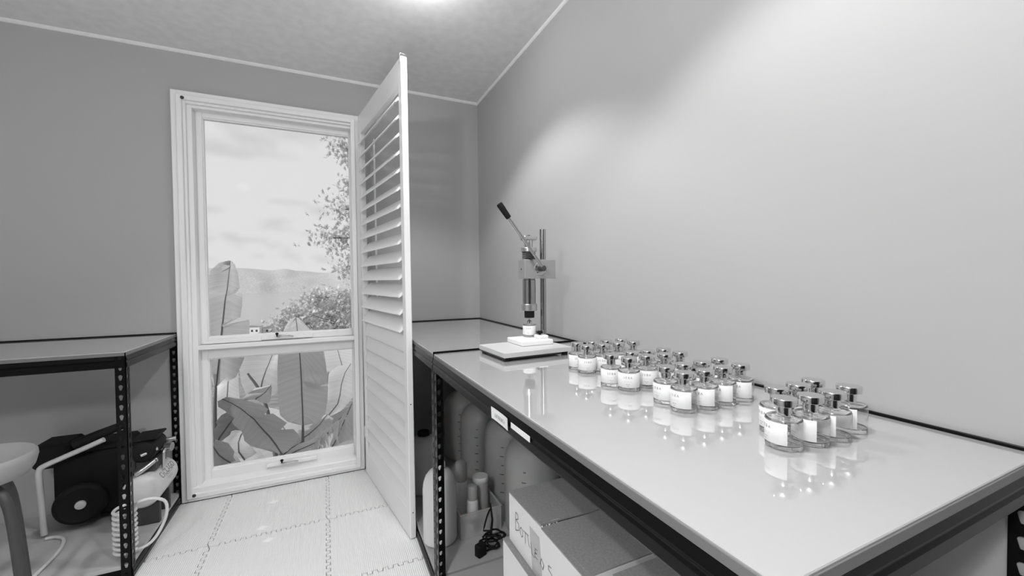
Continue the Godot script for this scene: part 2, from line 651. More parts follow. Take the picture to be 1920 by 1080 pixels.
func wave(poly: PackedVector2Array, a: Vector2, b: Vector2, side: Vector2, toothed: bool) -> void:
	if not toothed:
		poly.append(a)
		return
	var lo := a if (b - a).dot(Vector2(1, 1)) > 0 else b
	var hi := b if lo == a else a
	var pts: Array = [lo]
	var n := 24
	var d := (hi - lo) / n
	for i in range(1, n - 1):
		var o := 0.008 if i % 2 == 1 else -0.008
		pts.append(lo + d * (i + 0.04) + side * o)
		pts.append(lo + d * (i + 0.96) + side * o)
	pts.append(hi)
	if lo != a:
		pts.reverse()
	pts.pop_back()
	for p in pts:
		poly.append(p)


# ------------------------------------------------------------------ window
# rectangular frame made of four mitred bars: outline x0..x1, y0..y1, widths left, right, top, bottom
func frame(g: G, x0: float, x1: float, y0: float, y1: float, w: Array, z0: float, z1: float, ch := 0.002) -> void:
	var zc := (z0 + z1) / 2
	var dz := absf(z1 - z0)
	g.box(Vector3(x0 + w[0] / 2, (y0 + y1) / 2, zc), Vector3(w[0], y1 - y0, dz), ch)
	g.box(Vector3(x1 - w[1] / 2, (y0 + y1) / 2, zc), Vector3(w[1], y1 - y0, dz), ch)
	g.box(Vector3((x0 + x1) / 2 + (w[0] - w[1]) / 2, y1 - w[2] / 2, zc), Vector3(x1 - x0 - w[0] - w[1], w[2], dz), ch)
	g.box(Vector3((x0 + x1) / 2 + (w[0] - w[1]) / 2, y0 + w[3] / 2, zc), Vector3(x1 - x0 - w[0] - w[1], w[3], dz), ch)

func build_window() -> void:
	var win := Node3D.new()
	win.name = "window_1"
	win.set_meta("kind", "structure")
	win.set_meta("label", "tall white timber window, two panes, looking over leaves and a bay")
	add_child(win)
	var g := G.new()
	frame(g, -0.722, 0.207, 0.004, 2.207, [0.027, 0.027, 0.027, 0.02], ZB + 0.034, ZB - 0.02)
	obj("casing", g, M.paint, win)
	g = G.new()
	frame(g, -0.697, 0.182, 0.022, 2.182, [0.024, 0.024, 0.024, 0.024], ZB + 0.046, ZB - 0.03)
	obj("shutter_frame", g, M.paint, win)
	g = G.new()
	frame(g, -0.675, 0.176, 0.044, 2.16, [0.014, 0.008, 0.014, 0.014], ZB + 0.026, ZB - 0.03)
	obj("bead", g, M.paint, win)
	g = G.new()
	frame(g, -0.668, 0.182, 0.05, 2.152, [0.03, 0.006, 0.02, 0.025], ZB + 0.006, ZB - 0.14)
	obj("jamb", g, M.paint, win)
	g = G.new()
	g.box(Vector3(-0.24, 0.045, ZB - 0.07), Vector3(0.9, 0.06, 0.2), 0.004)
	obj("window_sill", g, M.paint, win)
	g = G.new()
	g.box(Vector3(-0.232, 0.829, ZB - 0.05), Vector3(0.83, 0.024, 0.1), 0.003)
	obj("transom", g, M.paint, win)
	# sashes
	for q in [[0.842, 2.136, 0.030, 0.035], [0.068, 0.816, 0.058, 0.058]]:
		g = G.new()
		frame(g, -0.642, 0.184, q[0], q[1], [0.036, 0.030, q[2], q[3]], ZB - 0.048, ZB - 0.09, 0.003)
		var sa := obj("sash", g, M.paint, win)
		g = G.new()
		frame(g, -0.609, 0.157, q[0] + q[3] - 0.002, q[1] - q[2] + 0.002, [0.008, 0.008, 0.008, 0.008], ZB - 0.056, ZB - 0.086, 0.002)
		obj("glazing_bead", g, M.paint, sa)
		g = G.new()
		var a := Vector3(-0.606, q[0] + q[3], ZB - 0.074)
		var b := Vector3(0.154, q[1] - q[2], ZB - 0.074)
		g.quad(a, Vector3(b.x, a.y, a.z), b, Vector3(a.x, b.y, a.z), Vector3(0, 0, 1))
		obj("pane", g, M.pane, sa)
	# winders: a pale plate, a small folding arm and a dark knob
	for q in [[-0.265, 0.858], [-0.255, 0.1]]:
		var y: float = q[1]
		g = G.new()
		g.box(Vector3(q[0] + 0.055, y, ZB - 0.04), Vector3(0.27, 0.02, 0.014), 0.002)
		var pl := obj("winder_plate", g, M.paint, win)
		g = G.new()
		g.tube([Vector3(q[0], y + 0.004, ZB - 0.028), Vector3(q[0] + 0.02, y + 0.012, ZB - 0.018), Vector3(q[0] + 0.05, y + 0.014, ZB - 0.018), Vector3(q[0] + 0.085, y + 0.004, ZB - 0.028)], 0.006, 8, 0.004)
		obj("winder_arm", g, M.alu, pl)
		g = G.new()
		g.lathe([Vector2(0, 0), Vector2(0.004, 0), Vector2(0.004, 0.008), Vector2(0.008, 0.011), Vector2(0.009, 0.017), Vector2(0.006, 0.021), Vector2(0, 0.022)], 16, Transform3D(Basis(), Vector3(q[0], y + 0.008, ZB - 0.024)))
		obj("winder_knob", g, M.black, pl)
		if y > 0.5:
			g = G.new()
			g.box(Vector3(q[0] - 0.22, y - 0.006, ZB - 0.04), Vector3(0.28, 0.016, 0.016), 0.002)
			obj("winder_cover", g, M.paint, pl)
	g = G.new()
	g.lathe([Vector2(0, 0), Vector2(0.009, 0), Vector2(0.008, 0.004), Vector2(0, 0.005)], 16, Transform3D(Basis(Vector3(1, 0, 0), Vector3(0, 0, 1), Vector3(0, -1, 0)), Vector3(-0.668, 2.165, ZB + 0.046)))
	obj("magnet_catch", g, M.dark, win)
	g = G.new()
	g.lathe([Vector2(0, 0), Vector2(0.009, 0), Vector2(0.008, 0.004), Vector2(0, 0.005)], 16, Transform3D(Basis(Vector3(1, 0, 0), Vector3(0, 0, 1), Vector3(0, -1, 0)), Vector3(-0.664, 0.04, ZB + 0.046)))
	obj("magnet_catch", g, M.dark, win)


# ------------------------------------------------------------------ louvred shutter
func build_shutter() -> void:
	var t := thing("window_shutter", "tall white louvred shutter panel swung open from the window", "shutter")
	var ux := Vector3(0.1555, 0, 0.9878).normalized()
	var b := Basis(ux, Vector3.UP, ux.cross(Vector3.UP))
	b = b * Basis(Vector3(1, 0, 0), deg_to_rad(0.22))
	t.transform = Transform3D(b, Vector3(0.2075, 0.004, -2.662))
	var L := 0.803
	var th := 0.028
	var top := 2.185
	var sw := 0.045
	var zc := -th / 2
	for q in [sw / 2, L - sw / 2]:
		obj("stile", bx(Vector3(q, top / 2, zc), Vector3(sw, top, th), 0.003), M.shutter, t)
	obj("top_rail", bx(Vector3(L / 2, top - 0.058, zc), Vector3(L - 2 * sw, 0.116, th - 0.002), 0.002), M.shutter, t)
	obj("bottom_rail", bx(Vector3(L / 2, 0.064, zc), Vector3(L - 2 * sw, 0.128, th - 0.002), 0.002), M.shutter, t)
	var n := 24
	var y0 := 0.128
	var pitch := (top - 0.116 - y0) / n
	for i in n:
		var closed := i < 10
		var a := deg_to_rad(77.0 if closed else 49.0)
		var g := G.new()
		var prof := PackedVector2Array()
		for k in 20:
			var an := TAU * k / 20
			var q := Vector2(cos(an) * 0.0445, sin(an) * 0.0055)
			# chord runs from the room side (low) to the far side (high); profile axes: x = depth, y = height
			prof.append(Vector2(-cos(a) * q.x + sin(a) * q.y, sin(a) * q.x + cos(a) * q.y))
		var yc := y0 + pitch * (i + 0.5)
		# louver_smooth: extruded along the panel
		var len_ := L - 2 * sw - 0.006
		for k in 20:
			var p0 := prof[k]
			var p1 := prof[(k + 1) % 20]
			var m0 := ell_n(prof, k)
			var m1 := ell_n(prof, (k + 1) % 20)
			var s0 := Vector3(sw + 0.003, yc + p0.y, zc + p0.x)
			var s1 := Vector3(sw + 0.003, yc + p1.y, zc + p1.x)
			var e := Vector3(len_, 0, 0)
			g.tri(s0, s1, s1 + e, m0, m1, m1)
			g.tri(s0, s1 + e, s0 + e, m0, m1, m0)
			g.flat(Vector3(sw + 0.003, yc, zc), s0, s1, Vector3(-1, 0, 0))
			g.flat(Vector3(sw + 0.003, yc, zc) + e, s0 + e, s1 + e, Vector3(1, 0, 0))
		obj("louver", g, M.shutter, t)
	# rod that links the louvres, on the far face
	obj("tilt_rod", bx(Vector3(0.085, y0 + pitch * 17, zc - 0.055), Vector3(0.012, pitch * 13.2, 0.01), 0.002), M.shutter, t)
	var gh := G.new()
	gh.tube([Vector3(L - 0.012, top - 0.03, 0.001), Vector3(L - 0.012, top + 0.012, 0.001), Vector3(L - 0.012, top + 0.017, -0.004), Vector3(L - 0.012, top + 0.014, -0.03)], 0.0018, 8)
	obj("catch_hook", gh, M.steel, t)
	for y in [0.25, 1.1, 1.95]:
		obj("hinge", bx(Vector3(-0.002, y, -0.004), Vector3(0.01, 0.07, 0.012), 0.002), M.paint, t)
	for q in [[L + 0.0005, 2.1], [L + 0.0005, 0.62], [L + 0.0005, 0.12]]:
		var gs := G.new()
		gs.lathe([Vector2(0, 0), Vector2(0.003, 0), Vector2(0.002, 0.001), Vector2(0, 0.0012)], 10, Transform3D(Basis(Vector3(0, 1, 0), Vector3(1, 0, 0), Vector3(0, 0, -1)), Vector3(q[0] - 0.0005, q[1], zc)))
		obj("screw_plug", gs, M.dark, t)

func ell_n(p: PackedVector2Array, k: int) -> Vector3:
	var d: Vector2 = p[(k + 1) % p.size()] - p[(k + p.size() - 1) % p.size()]
	var o := Vector2(d.y, -d.x)
	if o.dot(p[k]) < 0:
		o = -o
	o = o.normalized()
	return Vector3(0, o.y, o.x)


# ------------------------------------------------------------------ slotted-angle racks
# one flange with keyhole slots: width w along dir, height h, hole pitch
var flange_cache := {}
func flange(g: G, at: Vector3, along: Vector3, out: Vector3, w: float, h: float) -> void:
	var pitch := 0.0395
	var n := int(h / pitch)
	var pl := h / n
	var key: Array = []   # keyhole: wide round top, narrow foot
	for k in 7:
		var a := PI + PI * k / 6.0
		key.append(Vector2(cos(a) * 0.0068, 0.0045 - sin(a) * 0.0068))
	key.append(Vector2(0.0038, -0.008))
	key.append(Vector2(0.0026, -0.0105))
	key.append(Vector2(-0.0026, -0.0105))
	key.append(Vector2(-0.0038, -0.008))
	# left half: from top middle round the left to the bottom middle
	var ck := Vector2(w, pl)
	if not flange_cache.has(ck):
		var hl := PackedVector2Array()
		var hr := PackedVector2Array()
		var mid := w * 0.52
		hl.append_array([Vector2(0, -pl / 2), Vector2(mid, -pl / 2), Vector2(mid, -0.0105), Vector2(mid - 0.0026, -0.0105), Vector2(mid - 0.0038, -0.008)])
		for k in [0, 1, 2, 3]:
			hl.append(Vector2(mid, 0) + key[k])
		hl.append_array([Vector2(mid, pl / 2), Vector2(0, pl / 2)])
		hr.append_array([Vector2(w, -pl / 2), Vector2(mid, -pl / 2), Vector2(mid, -0.0105), Vector2(mid + 0.0026, -0.0105), Vector2(mid + 0.0038, -0.008)])
		for k in [6, 5, 4, 3]:
			hr.append(Vector2(mid, 0) + key[k])
		hr.append_array([Vector2(mid, pl / 2), Vector2(w, pl / 2)])
		flange_cache[ck] = [hl, hr, Geometry2D.triangulate_polygon(hl), Geometry2D.triangulate_polygon(hr)]
	var fc: Array = flange_cache[ck]
	var th := 0.0022
	for i in n:
		var o := at + Vector3(0, pl * (i + 0.5), 0)
		for s in 2:
			var poly: PackedVector2Array = fc[s]
			var idx: PackedInt32Array = fc[s + 2]
			for j in range(0, idx.size(), 3):
				var a := o + along * poly[idx[j]].x + Vector3(0, poly[idx[j]].y, 0)
				var b := o + along * poly[idx[j + 1]].x + Vector3(0, poly[idx[j + 1]].y, 0)
				var c := o + along * poly[idx[j + 2]].x + Vector3(0, poly[idx[j + 2]].y, 0)
				g.flat(a, b, c, out)
				g.flat(a - out * th, b - out * th, c - out * th, -out)
			for j in range(2, 8):   # rim of the hole
				var p0 := o + along * poly[j].x + Vector3(0, poly[j].y, 0)
				var p1 := o + along * poly[j + 1].x + Vector3(0, poly[j + 1].y, 0)
				g.quad(p0, p1, p1 - out * th, p0 - out * th, o + along * w * 0.52 - p0)
	# outer edges
	for e in [0.0, w]:
		var p: Vector3 = at + along * e
		g.quad(p, p + Vector3(0, h, 0), p + Vector3(0, h, 0) - out * th, p - out * th, along * (1.0 if e > 0.0 else -1.0))
	g.quad(at + Vector3(0, h, 0), at + along * w + Vector3(0, h, 0), at + along * w + Vector3(0, h, 0) - out * th, at + Vector3(0, h, 0) - out * th, Vector3.UP)

func rack(called: String, label: String, x0: float, x1: float, z0: float, z1: float, top: float, shelf: float, lips: Array, top_mat: Material) -> Node3D:
	var t := thing(called, label, "workbench", Vector3((x0 + x1) / 2, 0, (z0 + z1) / 2))
	var w := x1 - x0
	var d := z1 - z0
	var y := top
	# posts: angle section, flanges on the outer faces, running up to the table top
	for sx in [-1.0, 1.0]:
		for sz in [-1.0, 1.0]:
			var g := G.new()
			var c := Vector3(sx * w / 2, 0, sz * d / 2)
			flange(g, c, Vector3(-sx, 0, 0), Vector3(0, 0, sz), 0.034, y - 0.004)
			flange(g, c, Vector3(0, 0, -sz), Vector3(sx, 0, 0), 0.034, y - 0.004)
			obj("post", g, M.black, t)
			obj("foot_cap", bx(c + Vector3(-sx * 0.017, 0.004, -sz * 0.017), Vector3(0.034, 0.008, 0.034), 0.002), M.black_matt, t)
	# stepped beams under the boards
	for lv in [y, shelf]:
		var prof := PackedVector2Array([Vector2(-0.002, -0.0165), Vector2(0.0005, -0.0165), Vector2(0.0045, -0.031), Vector2(0.0045, -0.033), Vector2(0.001, -0.037), Vector2(0.001, -0.040), Vector2(0.0045, -0.044), Vector2(0.0045, -0.06), Vector2(0.002, -0.064), Vector2(-0.002, -0.064)])
		if lv == shelf:
			for q in prof.size():
				prof[q].y = -0.0165 + (prof[q].y + 0.0165) * 0.75
		for s in [-1.0, 1.0]:
			var g := G.new()
			g.prism(prof, d - 0.004, Transform3D(Basis(Vector3(s, 0, 0), Vector3.UP, Vector3(0, 0, 1)), Vector3(s * w / 2, lv, -d / 2 + 0.002)))
			obj("beam", g, M.black, t)
			var g2 := G.new()
			g2.prism(prof, w - 0.004, Transform3D(Basis(Vector3(0, 0, s), Vector3.UP, Vector3(1, 0, 0)), Vector3(-w / 2 + 0.002, lv, s * (d / 2 - 0.0046))))
			obj("beam", g2, M.black, t)
	obj("table_top", bx(Vector3(0, y - 0.008, 0), Vector3(w - 0.003, 0.016, d - 0.003), 0.0012), top_mat, t)
	obj("edge_strip", bx(Vector3((-1.0 if x0 > 0 else 1.0) * (w / 2 - 0.0005), y - 0.0095, 0), Vector3(0.0022, 0.013, d - 0.006), 0.0004), M.edge, t)
	obj("edge_strip", bx(Vector3(0, y - 0.0095, d / 2 - 0.0005), Vector3(w - 0.006, 0.013, 0.0022), 0.0004), M.edge, t)
	obj("lower_shelf", bx(Vector3(0, shelf - 0.008, 0), Vector3(w - 0.008, 0.016, d - 0.008), 0.001), M.board, t)
	# beams that stand a little proud of the top: 0 -x, 1 +x, 2 -z, 3 +z
	for k in lips:
		var c := Vector3.ZERO
		var s := Vector3(0.006, 0.024, 0.006)
		if k < 2:
			c = Vector3((-1.0 if k == 0 else 1.0) * (w / 2 - 0.003), y - 0.006, 0)
			s.z = d
		else:
			c = Vector3(0, y - 0.006, (-1.0 if k == 2 else 1.0) * (d / 2 - 0.003))
			s.x = w
		obj("back_lip", bx(c, s, 0.001), M.black, t)
	return t

func build_racks() -> void:
	rack("workbench", "white-topped black steel rack bench in the corner behind the shutter", 0.365, 0.996, -2.735, -1.517, 0.9115, 0.055, [1, 2, 3], M.top)
	rack("workbench", "white-topped black steel rack bench that carries the perfume bottles", 0.365, 0.996, -1.512, -0.225, 0.9115, 0.055, [1], M.top)
	rack("workbench", "black steel rack bench beside the window with an air compressor on its shelf", -2.06, -0.728, -2.735, -2.11, 0.917, 0.06, [2], M.top)
	# shelf tag on the beam
	var t := thing("shelf_tag", "white paper tag stuck on the front beam of the bench", "tag", Vector3(0.3595, 0.8715, -0.86))
	var g := G.new()
	for i in 8:
		var a := -0.048 + 0.012 * i
		var b := a + 0.012
		var oa := -0.0016 * pow(absf(a) / 0.048, 3)
		var ob := -0.0016 * pow(absf(b) / 0.048, 3)
		g.quad(Vector3(oa, -0.015, a), Vector3(ob, -0.015, b), Vector3(ob - 0.001, 0.013, b), Vector3(oa - 0.001, 0.013, a), Vector3(-1, 0, 0))
		g.quad(Vector3(oa + 0.0004, -0.015, a), Vector3(ob + 0.0004, -0.015, b), Vector3(ob - 0.0006, 0.013, b), Vector3(oa - 0.0006, 0.013, a), Vector3(1, 0, 0))
	obj("paper", g, M.label, t)
	var o := obj("lettering", text_mesh("GIFTBENCH", 0.0085, 0.0003), M.ink_pale, t)
	o.transform = Transform3D(Basis(Vector3(0, 0, 1), Vector3.UP, Vector3(-1, 0, 0)), Vector3(-0.0008, -0.003, 0.0))
	var t2 := G.new()
	t2.box(Vector3(0.3602, 0.8735, -0.755), Vector3(0.0006, 0.012, 0.09), 0.0)
	tag(obj("sticker_strip", t2, M.label), "blank pale strip stuck low on the bench beam beside the paper tag", "sticker")


# ------------------------------------------------------------------ bottling press
func build_press() -> void:
	var B := 0.9118
	var t := thing("crimping_press", "manual bottle crimping press with a raised lever, steel post and square base", "press", Vector3(0, 0, 0))
	var turn := Basis(Vector3.UP, deg_to_rad(3.0))
	var pc := Vector3(0.669, B, -1.358)
	obj("base_plate", bx(pc + Vector3(0, 0.0215, 0), Vector3(0.272, 0.017, 0.216), 0.001, turn), M.plate_light, t)
	obj("under_plate", bx(pc + Vector3(-0.014, 0.0085, -0.003), Vector3(0.232, 0.0085, 0.2), 0.001, turn), M.dark, t)
	for sx in [-1.0, 1.0]:
		for sz in [-1.0, 1.0]:
			var g := G.new()
			g.cyl(pc + turn * Vector3(sx * 0.118, 0, sz * 0.09), pc + turn * Vector3(sx * 0.118, 0.0128, sz * 0.09), 0.012, 20)
			obj("foot", g, M.rubber, t)
	var p := B + 0.03
	# post
	var g := G.new()
	g.cyl(Vector3(0.797, p, -1.44), Vector3(0.797, 1.388, -1.44), 0.0122, 28, 0.0015)
	obj("post", g, M.steel, t)
	# head block
	obj("head_block", bx(Vector3(0.771, 1.228, -1.442), Vector3(0.137, 0.075, 0.06), 0.0015), M.plate, t)
	g = G.new()
	g.lathe([Vector2(0, 0), Vector2(0.026, 0), Vector2(0.026, 0.003), Vector2(0.025, 0.004), Vector2(0, 0.004)], 36, Transform3D(Basis(Vector3(1, 0, 0), Vector3(0, 0, 1), Vector3(0, -1, 0)), Vector3(0.768, 1.229, -1.412)))
	obj("side_disc", g, M.alu, t)
	for a in [0.6, 2.7, 4.0]:
		g = G.new()
		g.cyl(Vector3(0.768 + cos(a) * 0.02, 1.229 + sin(a) * 0.02, -1.409), Vector3(0.768 + cos(a) * 0.02, 1.229 + sin(a) * 0.02, -1.4055), 0.0025, 10, 0.0004)
		obj("screw", g, M.dark, t)
	g = G.new()
	g.cyl(Vector3(0.6995, 1.228, -1.442), Vector3(0.702, 1.228, -1.442), 0.0028, 10, 0.0004)
	obj("set_screw", g, M.dark, t)
	g = G.new()
	g.cyl(Vector3(0.768, 1.229, -1.41), Vector3(0.768, 1.229, -1.377), 0.0105, 24)
	obj("lever_hub", g, M.dark, t)
	var hub := Vector3(0.772, 1.226, -1.385)
	var tip := Vector3(0.585, 1.467, -1.385)
	var dirv := (tip - hub).normalized()
	g = G.new()
	g.cyl(hub - dirv * 0.012, tip - dirv * 0.055, 0.0058, 16)
	obj("lever_arm", g, M.steel, t)
	g = G.new()
	var y := dirv
	var x := y.cross(Vector3(0, 0, 1)).normalized()
	g.lathe([Vector2(0, -0.064), Vector2(0.0095, -0.064), Vector2(0.0105, -0.06), Vector2(0.0118, -0.02), Vector2(0.0118, -0.004), Vector2(0.0098, 0), Vector2(0, 0)], 22, Transform3D(Basis(x, y, x.cross(y)), tip))
	obj("lever_grip", g, M.rubber, t)
	# ram
	var rx := Transform3D(Basis(), Vector3(0.735, 0, -1.442))
	g = G.new()
	g.lathe([Vector2(0, 1.09), Vector2(0.0255, 1.09), Vector2(0.0255, 1.185), Vector2(0.0235, 1.187), Vector2(0.0235, 1.192), Vector2(0, 1.192)], 40, rx)
	obj("ram_sleeve", g, M.steel, t)
	g = G.new()
	g.lathe([Vector2(0, 1.0645), Vector2(0.0295, 1.0645), Vector2(0.0305, 1.0655), Vector2(0.0305, 1.0895), Vector2(0.0295, 1.0905), Vector2(0, 1.0905)], 40, rx)
	obj("ram_collar", g, M.alu, t)
	g = G.new()
	g.lathe([Vector2(0, 1.036), Vector2(0.019, 1.036), Vector2(0.0198, 1.037), Vector2(0.0198, 1.0645), Vector2(0, 1.0645)], 32, rx)
	obj("crimp_head", g, M.rubber, t)
	g = G.new()
	g.lathe([Vector2(0, 1.26), Vector2(0.031, 1.26), Vector2(0.031, 1.266), Vector2(0.024, 1.268), Vector2(0.012, 1.268), Vector2(0.012, 1.36), Vector2(0, 1.36)], 32, rx)
	obj("ram_shaft", g, M.steel, t)
	g = G.new()
	var pts: Array = []
	for i in 64:
		var a := TAU * i / 16.0
		pts.append(Vector3(0.735 + cos(a) * 0.024, 1.269 + 0.028 * i / 63.0, -1.442 + sin(a) * 0.024))
	g.tube(pts, 0.003, 8)
	obj("spring", g, M.dark, t)
	g = G.new()
	g.lathe([Vector2(0, 1.297), Vector2(0.0295, 1.297), Vector2(0.0305, 1.298), Vector2(0.0305, 1.311), Vector2(0.0295, 1.312), Vector2(0.0165, 1.312), Vector2(0.0165, 1.342), Vector2(0, 1.342)], 36, rx)
	obj("spring_cap", g, M.alu, t)
	g = G.new()
	g.box(Vector3(0.735, 1.35, -1.442), Vector3(0.055, 0.016, 0.04), 0.003)
	obj("height_stop", g, M.alu, t)
	g = G.new()
	g.cyl(Vector3(0.735, 1.358, -1.442), Vector3(0.735, 1.363, -1.442), 0.006, 14)
	obj("stop_screw", g, M.dark, t)
	# white fixture that holds the bottle
	obj("fixture_block", bx(Vector3(0.714, p + 0.0095, -1.4), Vector3(0.132, 0.019, 0.135), 0.003), M.nylon, t)
	obj("stop_block", bx(Vector3(0.757, p + 0.0245, -1.386), Vector3(0.042, 0.013, 0.044), 0.003), M.nylon, t)
	g = G.new()
	g.lathe([Vector2(0, 0), Vector2(0.004, 0), Vector2(0.004, 0.004), Vector2(0.011, 0.006), Vector2(0.012, 0.012), Vector2(0.009, 0.016), Vector2(0, 0.017)], 9, Transform3D(Basis(), Vector3(0.752, p + 0.0305, -1.388)))
	obj("clamp_knob", g, M.black, t)


# ------------------------------------------------------------------ perfume bottles
func bottle_parts(t: Node3D, capped: bool) -> void:
	var r := 0.0268
	var g := G.new()
	# clear wall and shoulder, and a thick solid base
	g.lathe([Vector2(r, 0.003), Vector2(r, 0.0465), Vector2(r - 0.001, 0.0488), Vector2(r - 0.0035, 0.0502), Vector2(0.0125, 0.0515), Vector2(0.0085, 0.0525), Vector2(0.0078, 0.054), Vector2(0.0078, 0.059), Vector2(0.0055, 0.059)], 48)
	obj("glass_wall", g, M.clear, t)
	g = G.new()
	g.lathe([Vector2(0, 0.0006), Vector2(r - 0.006, 0.0004), Vector2(r - 0.003, 0), Vector2(r - 0.0009, 0.0008), Vector2(r - 0.0003, 0.003), Vector2(r - 0.0003, 0.0075), Vector2(r - 0.0015, 0.0085), Vector2(r - 0.009, 0.0068), Vector2(0, 0.0064)], 48)
	obj("glass_base", g, M.glass, t)
	g = G.new()
	g.lathe([Vector2(0.0125, 0.0496), Vector2(r - 0.0042, 0.0482), Vector2(r - 0.002, 0.0462), Vector2(r - 0.0004, 0.0462), Vector2(r - 0.0012, 0.0486), Vector2(r - 0.0037, 0.05), Vector2(0.0125, 0.0512), Vector2(0.0125, 0.0496)], 48)
	obj("glass_shoulder", g, M.glass, t)
	# label wrapped over the front, facing the long side of the room
	var a0 := PI      # towards -x
	var half := deg_to_rad(74.0)
	g = G.new()
	g.lathe([Vector2(r + 0.00015, 0.0095), Vector2(r + 0.0003, 0.0097), Vector2(r + 0.0003, 0.0438), Vector2(r + 0.00015, 0.044)], 30, Transform3D(), false, 2 * half, a0 - half)
	g.lathe([Vector2(r + 0.0001, 0.0095), Vector2(r + 0.0001, 0.044)], 30, Transform3D(), true, 2 * half, a0 - half)
	var lb := obj("label", g, M.label, t)
	obj("lettering", wrap_text(text_mesh("I E B A", 0.0052, 0.0002), r + 0.00032, 0.0342, a0), M.ink, lb)
	obj("small_print", wrap_text(dash_mesh([[-0.007, 0, 0.005, 0.0007], [0.0, 0, 0.006, 0.0007], [0.0075, 0, 0.004, 0.0007]]), r + 0.00032, 0.0246, a0), M.ink_faint, lb)
	obj("small_print", wrap_text(dash_mesh([[-0.0025, 0, 0.005, 0.0009], [0.003, 0, 0.0035, 0.0009], [0, -0.0038, 0.0046, 0.0008]]), r + 0.00032, 0.0176, a0), M.ink_pale, lb)
	if capped:
		g = G.new()
		g.lathe([Vector2(0.0079, 0.0528), Vector2(0.0108, 0.0528), Vector2(0.0112, 0.0532), Vector2(0.0112, 0.0672), Vector2(0.0108, 0.068), Vector2(0, 0.068)], 32)
		obj("collar", g, M.chrome, t)
		g = G.new()
		g.lathe([Vector2(0, 0.0681), Vector2(0.0182, 0.0681), Vector2(0.0192, 0.069), Vector2(0.0192, 0.0793), Vector2(0.0184, 0.0803), Vector2(0.017, 0.0805), Vector2(0, 0.0805)], 48)
		obj("cap", g, M.chrome, t)
		g = G.new()
		g.lathe([Vector2(0, 0.0085), Vector2(0.0012, 0.0085), Vector2(0.0012, 0.0495), Vector2(0.003, 0.0510), Vector2(0.003, 0.0585), Vector2(0, 0.0585)], 10)
		obj("dip_tube", g, M.nylon, t)
	else:
		g = G.new()
		g.lathe([Vector2(0.0079, 0.0528), Vector2(0.0098, 0.0528), Vector2(0.0098, 0.062), Vector2(0.0075, 0.064), Vector2(0.0045, 0.064), Vector2(0.0045, 0.071), Vector2(0, 0.071)], 24)
		obj("pump_collar", g, M.chrome, t)

func build_bottles() -> void:
	var B := 0.9116
	var clusters := [
		["the perfume nearest the bare bench end", [[0.678, -0.418], [0.7336, -0.4087], [0.7894, -0.4048], [0.8552, -0.4124]], [[0.7331, -0.4647], [0.7889, -0.4608], [0.8468, -0.4676]], -33.0],
		["the perfume second from bare bench end", [[0.6792, -0.6232], [0.7348, -0.6178], [0.795, -0.622], [0.854, -0.623]], [[0.689, -0.683], [0.747, -0.686], [0.805, -0.685], [0.867, -0.687]], 7.0],
		["the perfume second from the press", [[0.6859, -0.8013], [0.7457, -0.8038], [0.8012, -0.7976], [0.8571, -0.799]], [[0.6731, -0.8557], [0.7438, -0.8596], [0.7996, -0.857], [0.8555, -0.856]], 49.0],
		["the perfume beside the press", [[0.7017, -1.0037], [0.7575, -1.0006], [0.8134, -0.9998], [0.8735, -0.9989]], [[0.7041, -1.0595], [0.7601, -1.0564], [0.8159, -1.0573], [0.8718, -1.0548]], 55.0],
	]
	var ord := ["first", "second", "third", "last"]
	var proto: Node3D = null
	var rng := RandomNumberGenerator.new()
	rng.seed = 5
	for c in clusters:
		for row in 2:
			var list: Array = c[1 + row]
			for i in list.size():
				var k: int = 3 if i == list.size() - 1 else i
				var label := "bottle %s from bench edge, %s row of %s" % [ord[k], ["near", "far"][row], c[0]]
				if k == 3:
					label = "perfume bottle by the wall, %s row of %s" % [["near", "far"][row], c[0]]
				var at := Vector3(list[i][0], B, list[i][1])
				var turn := rng.randf_range(-0.16, 0.16) + deg_to_rad(c[3])
				if proto == null:
					proto = thing("perfume_bottle", label, "bottle", at, turn, "capped perfume bottles on the bench")
					bottle_parts(proto, true)
				else:
					dup(proto, "perfume_bottle", at, turn, label)
	var t := thing("perfume_bottle", "uncapped glass perfume bottle standing in the white fixture of the press", "bottle", Vector3(0.735, 0.9609, -1.442), 0.9)
	bottle_parts(t, false)


# ------------------------------------------------------------------ things under the benches
func jug(called: String, label: String, at: Vector3, r: float, h: float, m: Material, cap: Material, turn := 0.0) -> Node3D:
	var t := thing(called, label, "bottle", at, turn)
	var g := G.new()
	g.lathe([Vector2(0, 0.003), Vector2(r * 0.85, 0), Vector2(r * 0.97, 0.006), Vector2(r, 0.016), Vector2(r, h * 0.72), Vector2(r * 0.96, h * 0.79), Vector2(r * 0.84, h * 0.87), Vector2(r * 0.64, h * 0.93), Vector2(r * 0.4, h * 0.962), Vector2(r * 0.3, h * 0.97), Vector2(r * 0.3, h), Vector2(0, h)], 36)
	obj("jug_body", g, m, t)
	g = G.new()
	g.lathe([Vector2(r * 0.31, h * 0.98), Vector2(r * 0.36, h * 0.98), Vector2(r * 0.36, h + 0.012), Vector2(r * 0.33, h + 0.015), Vector2(0, h + 0.015)], 24)
	obj("screw_cap", g, cap, t)
	return t

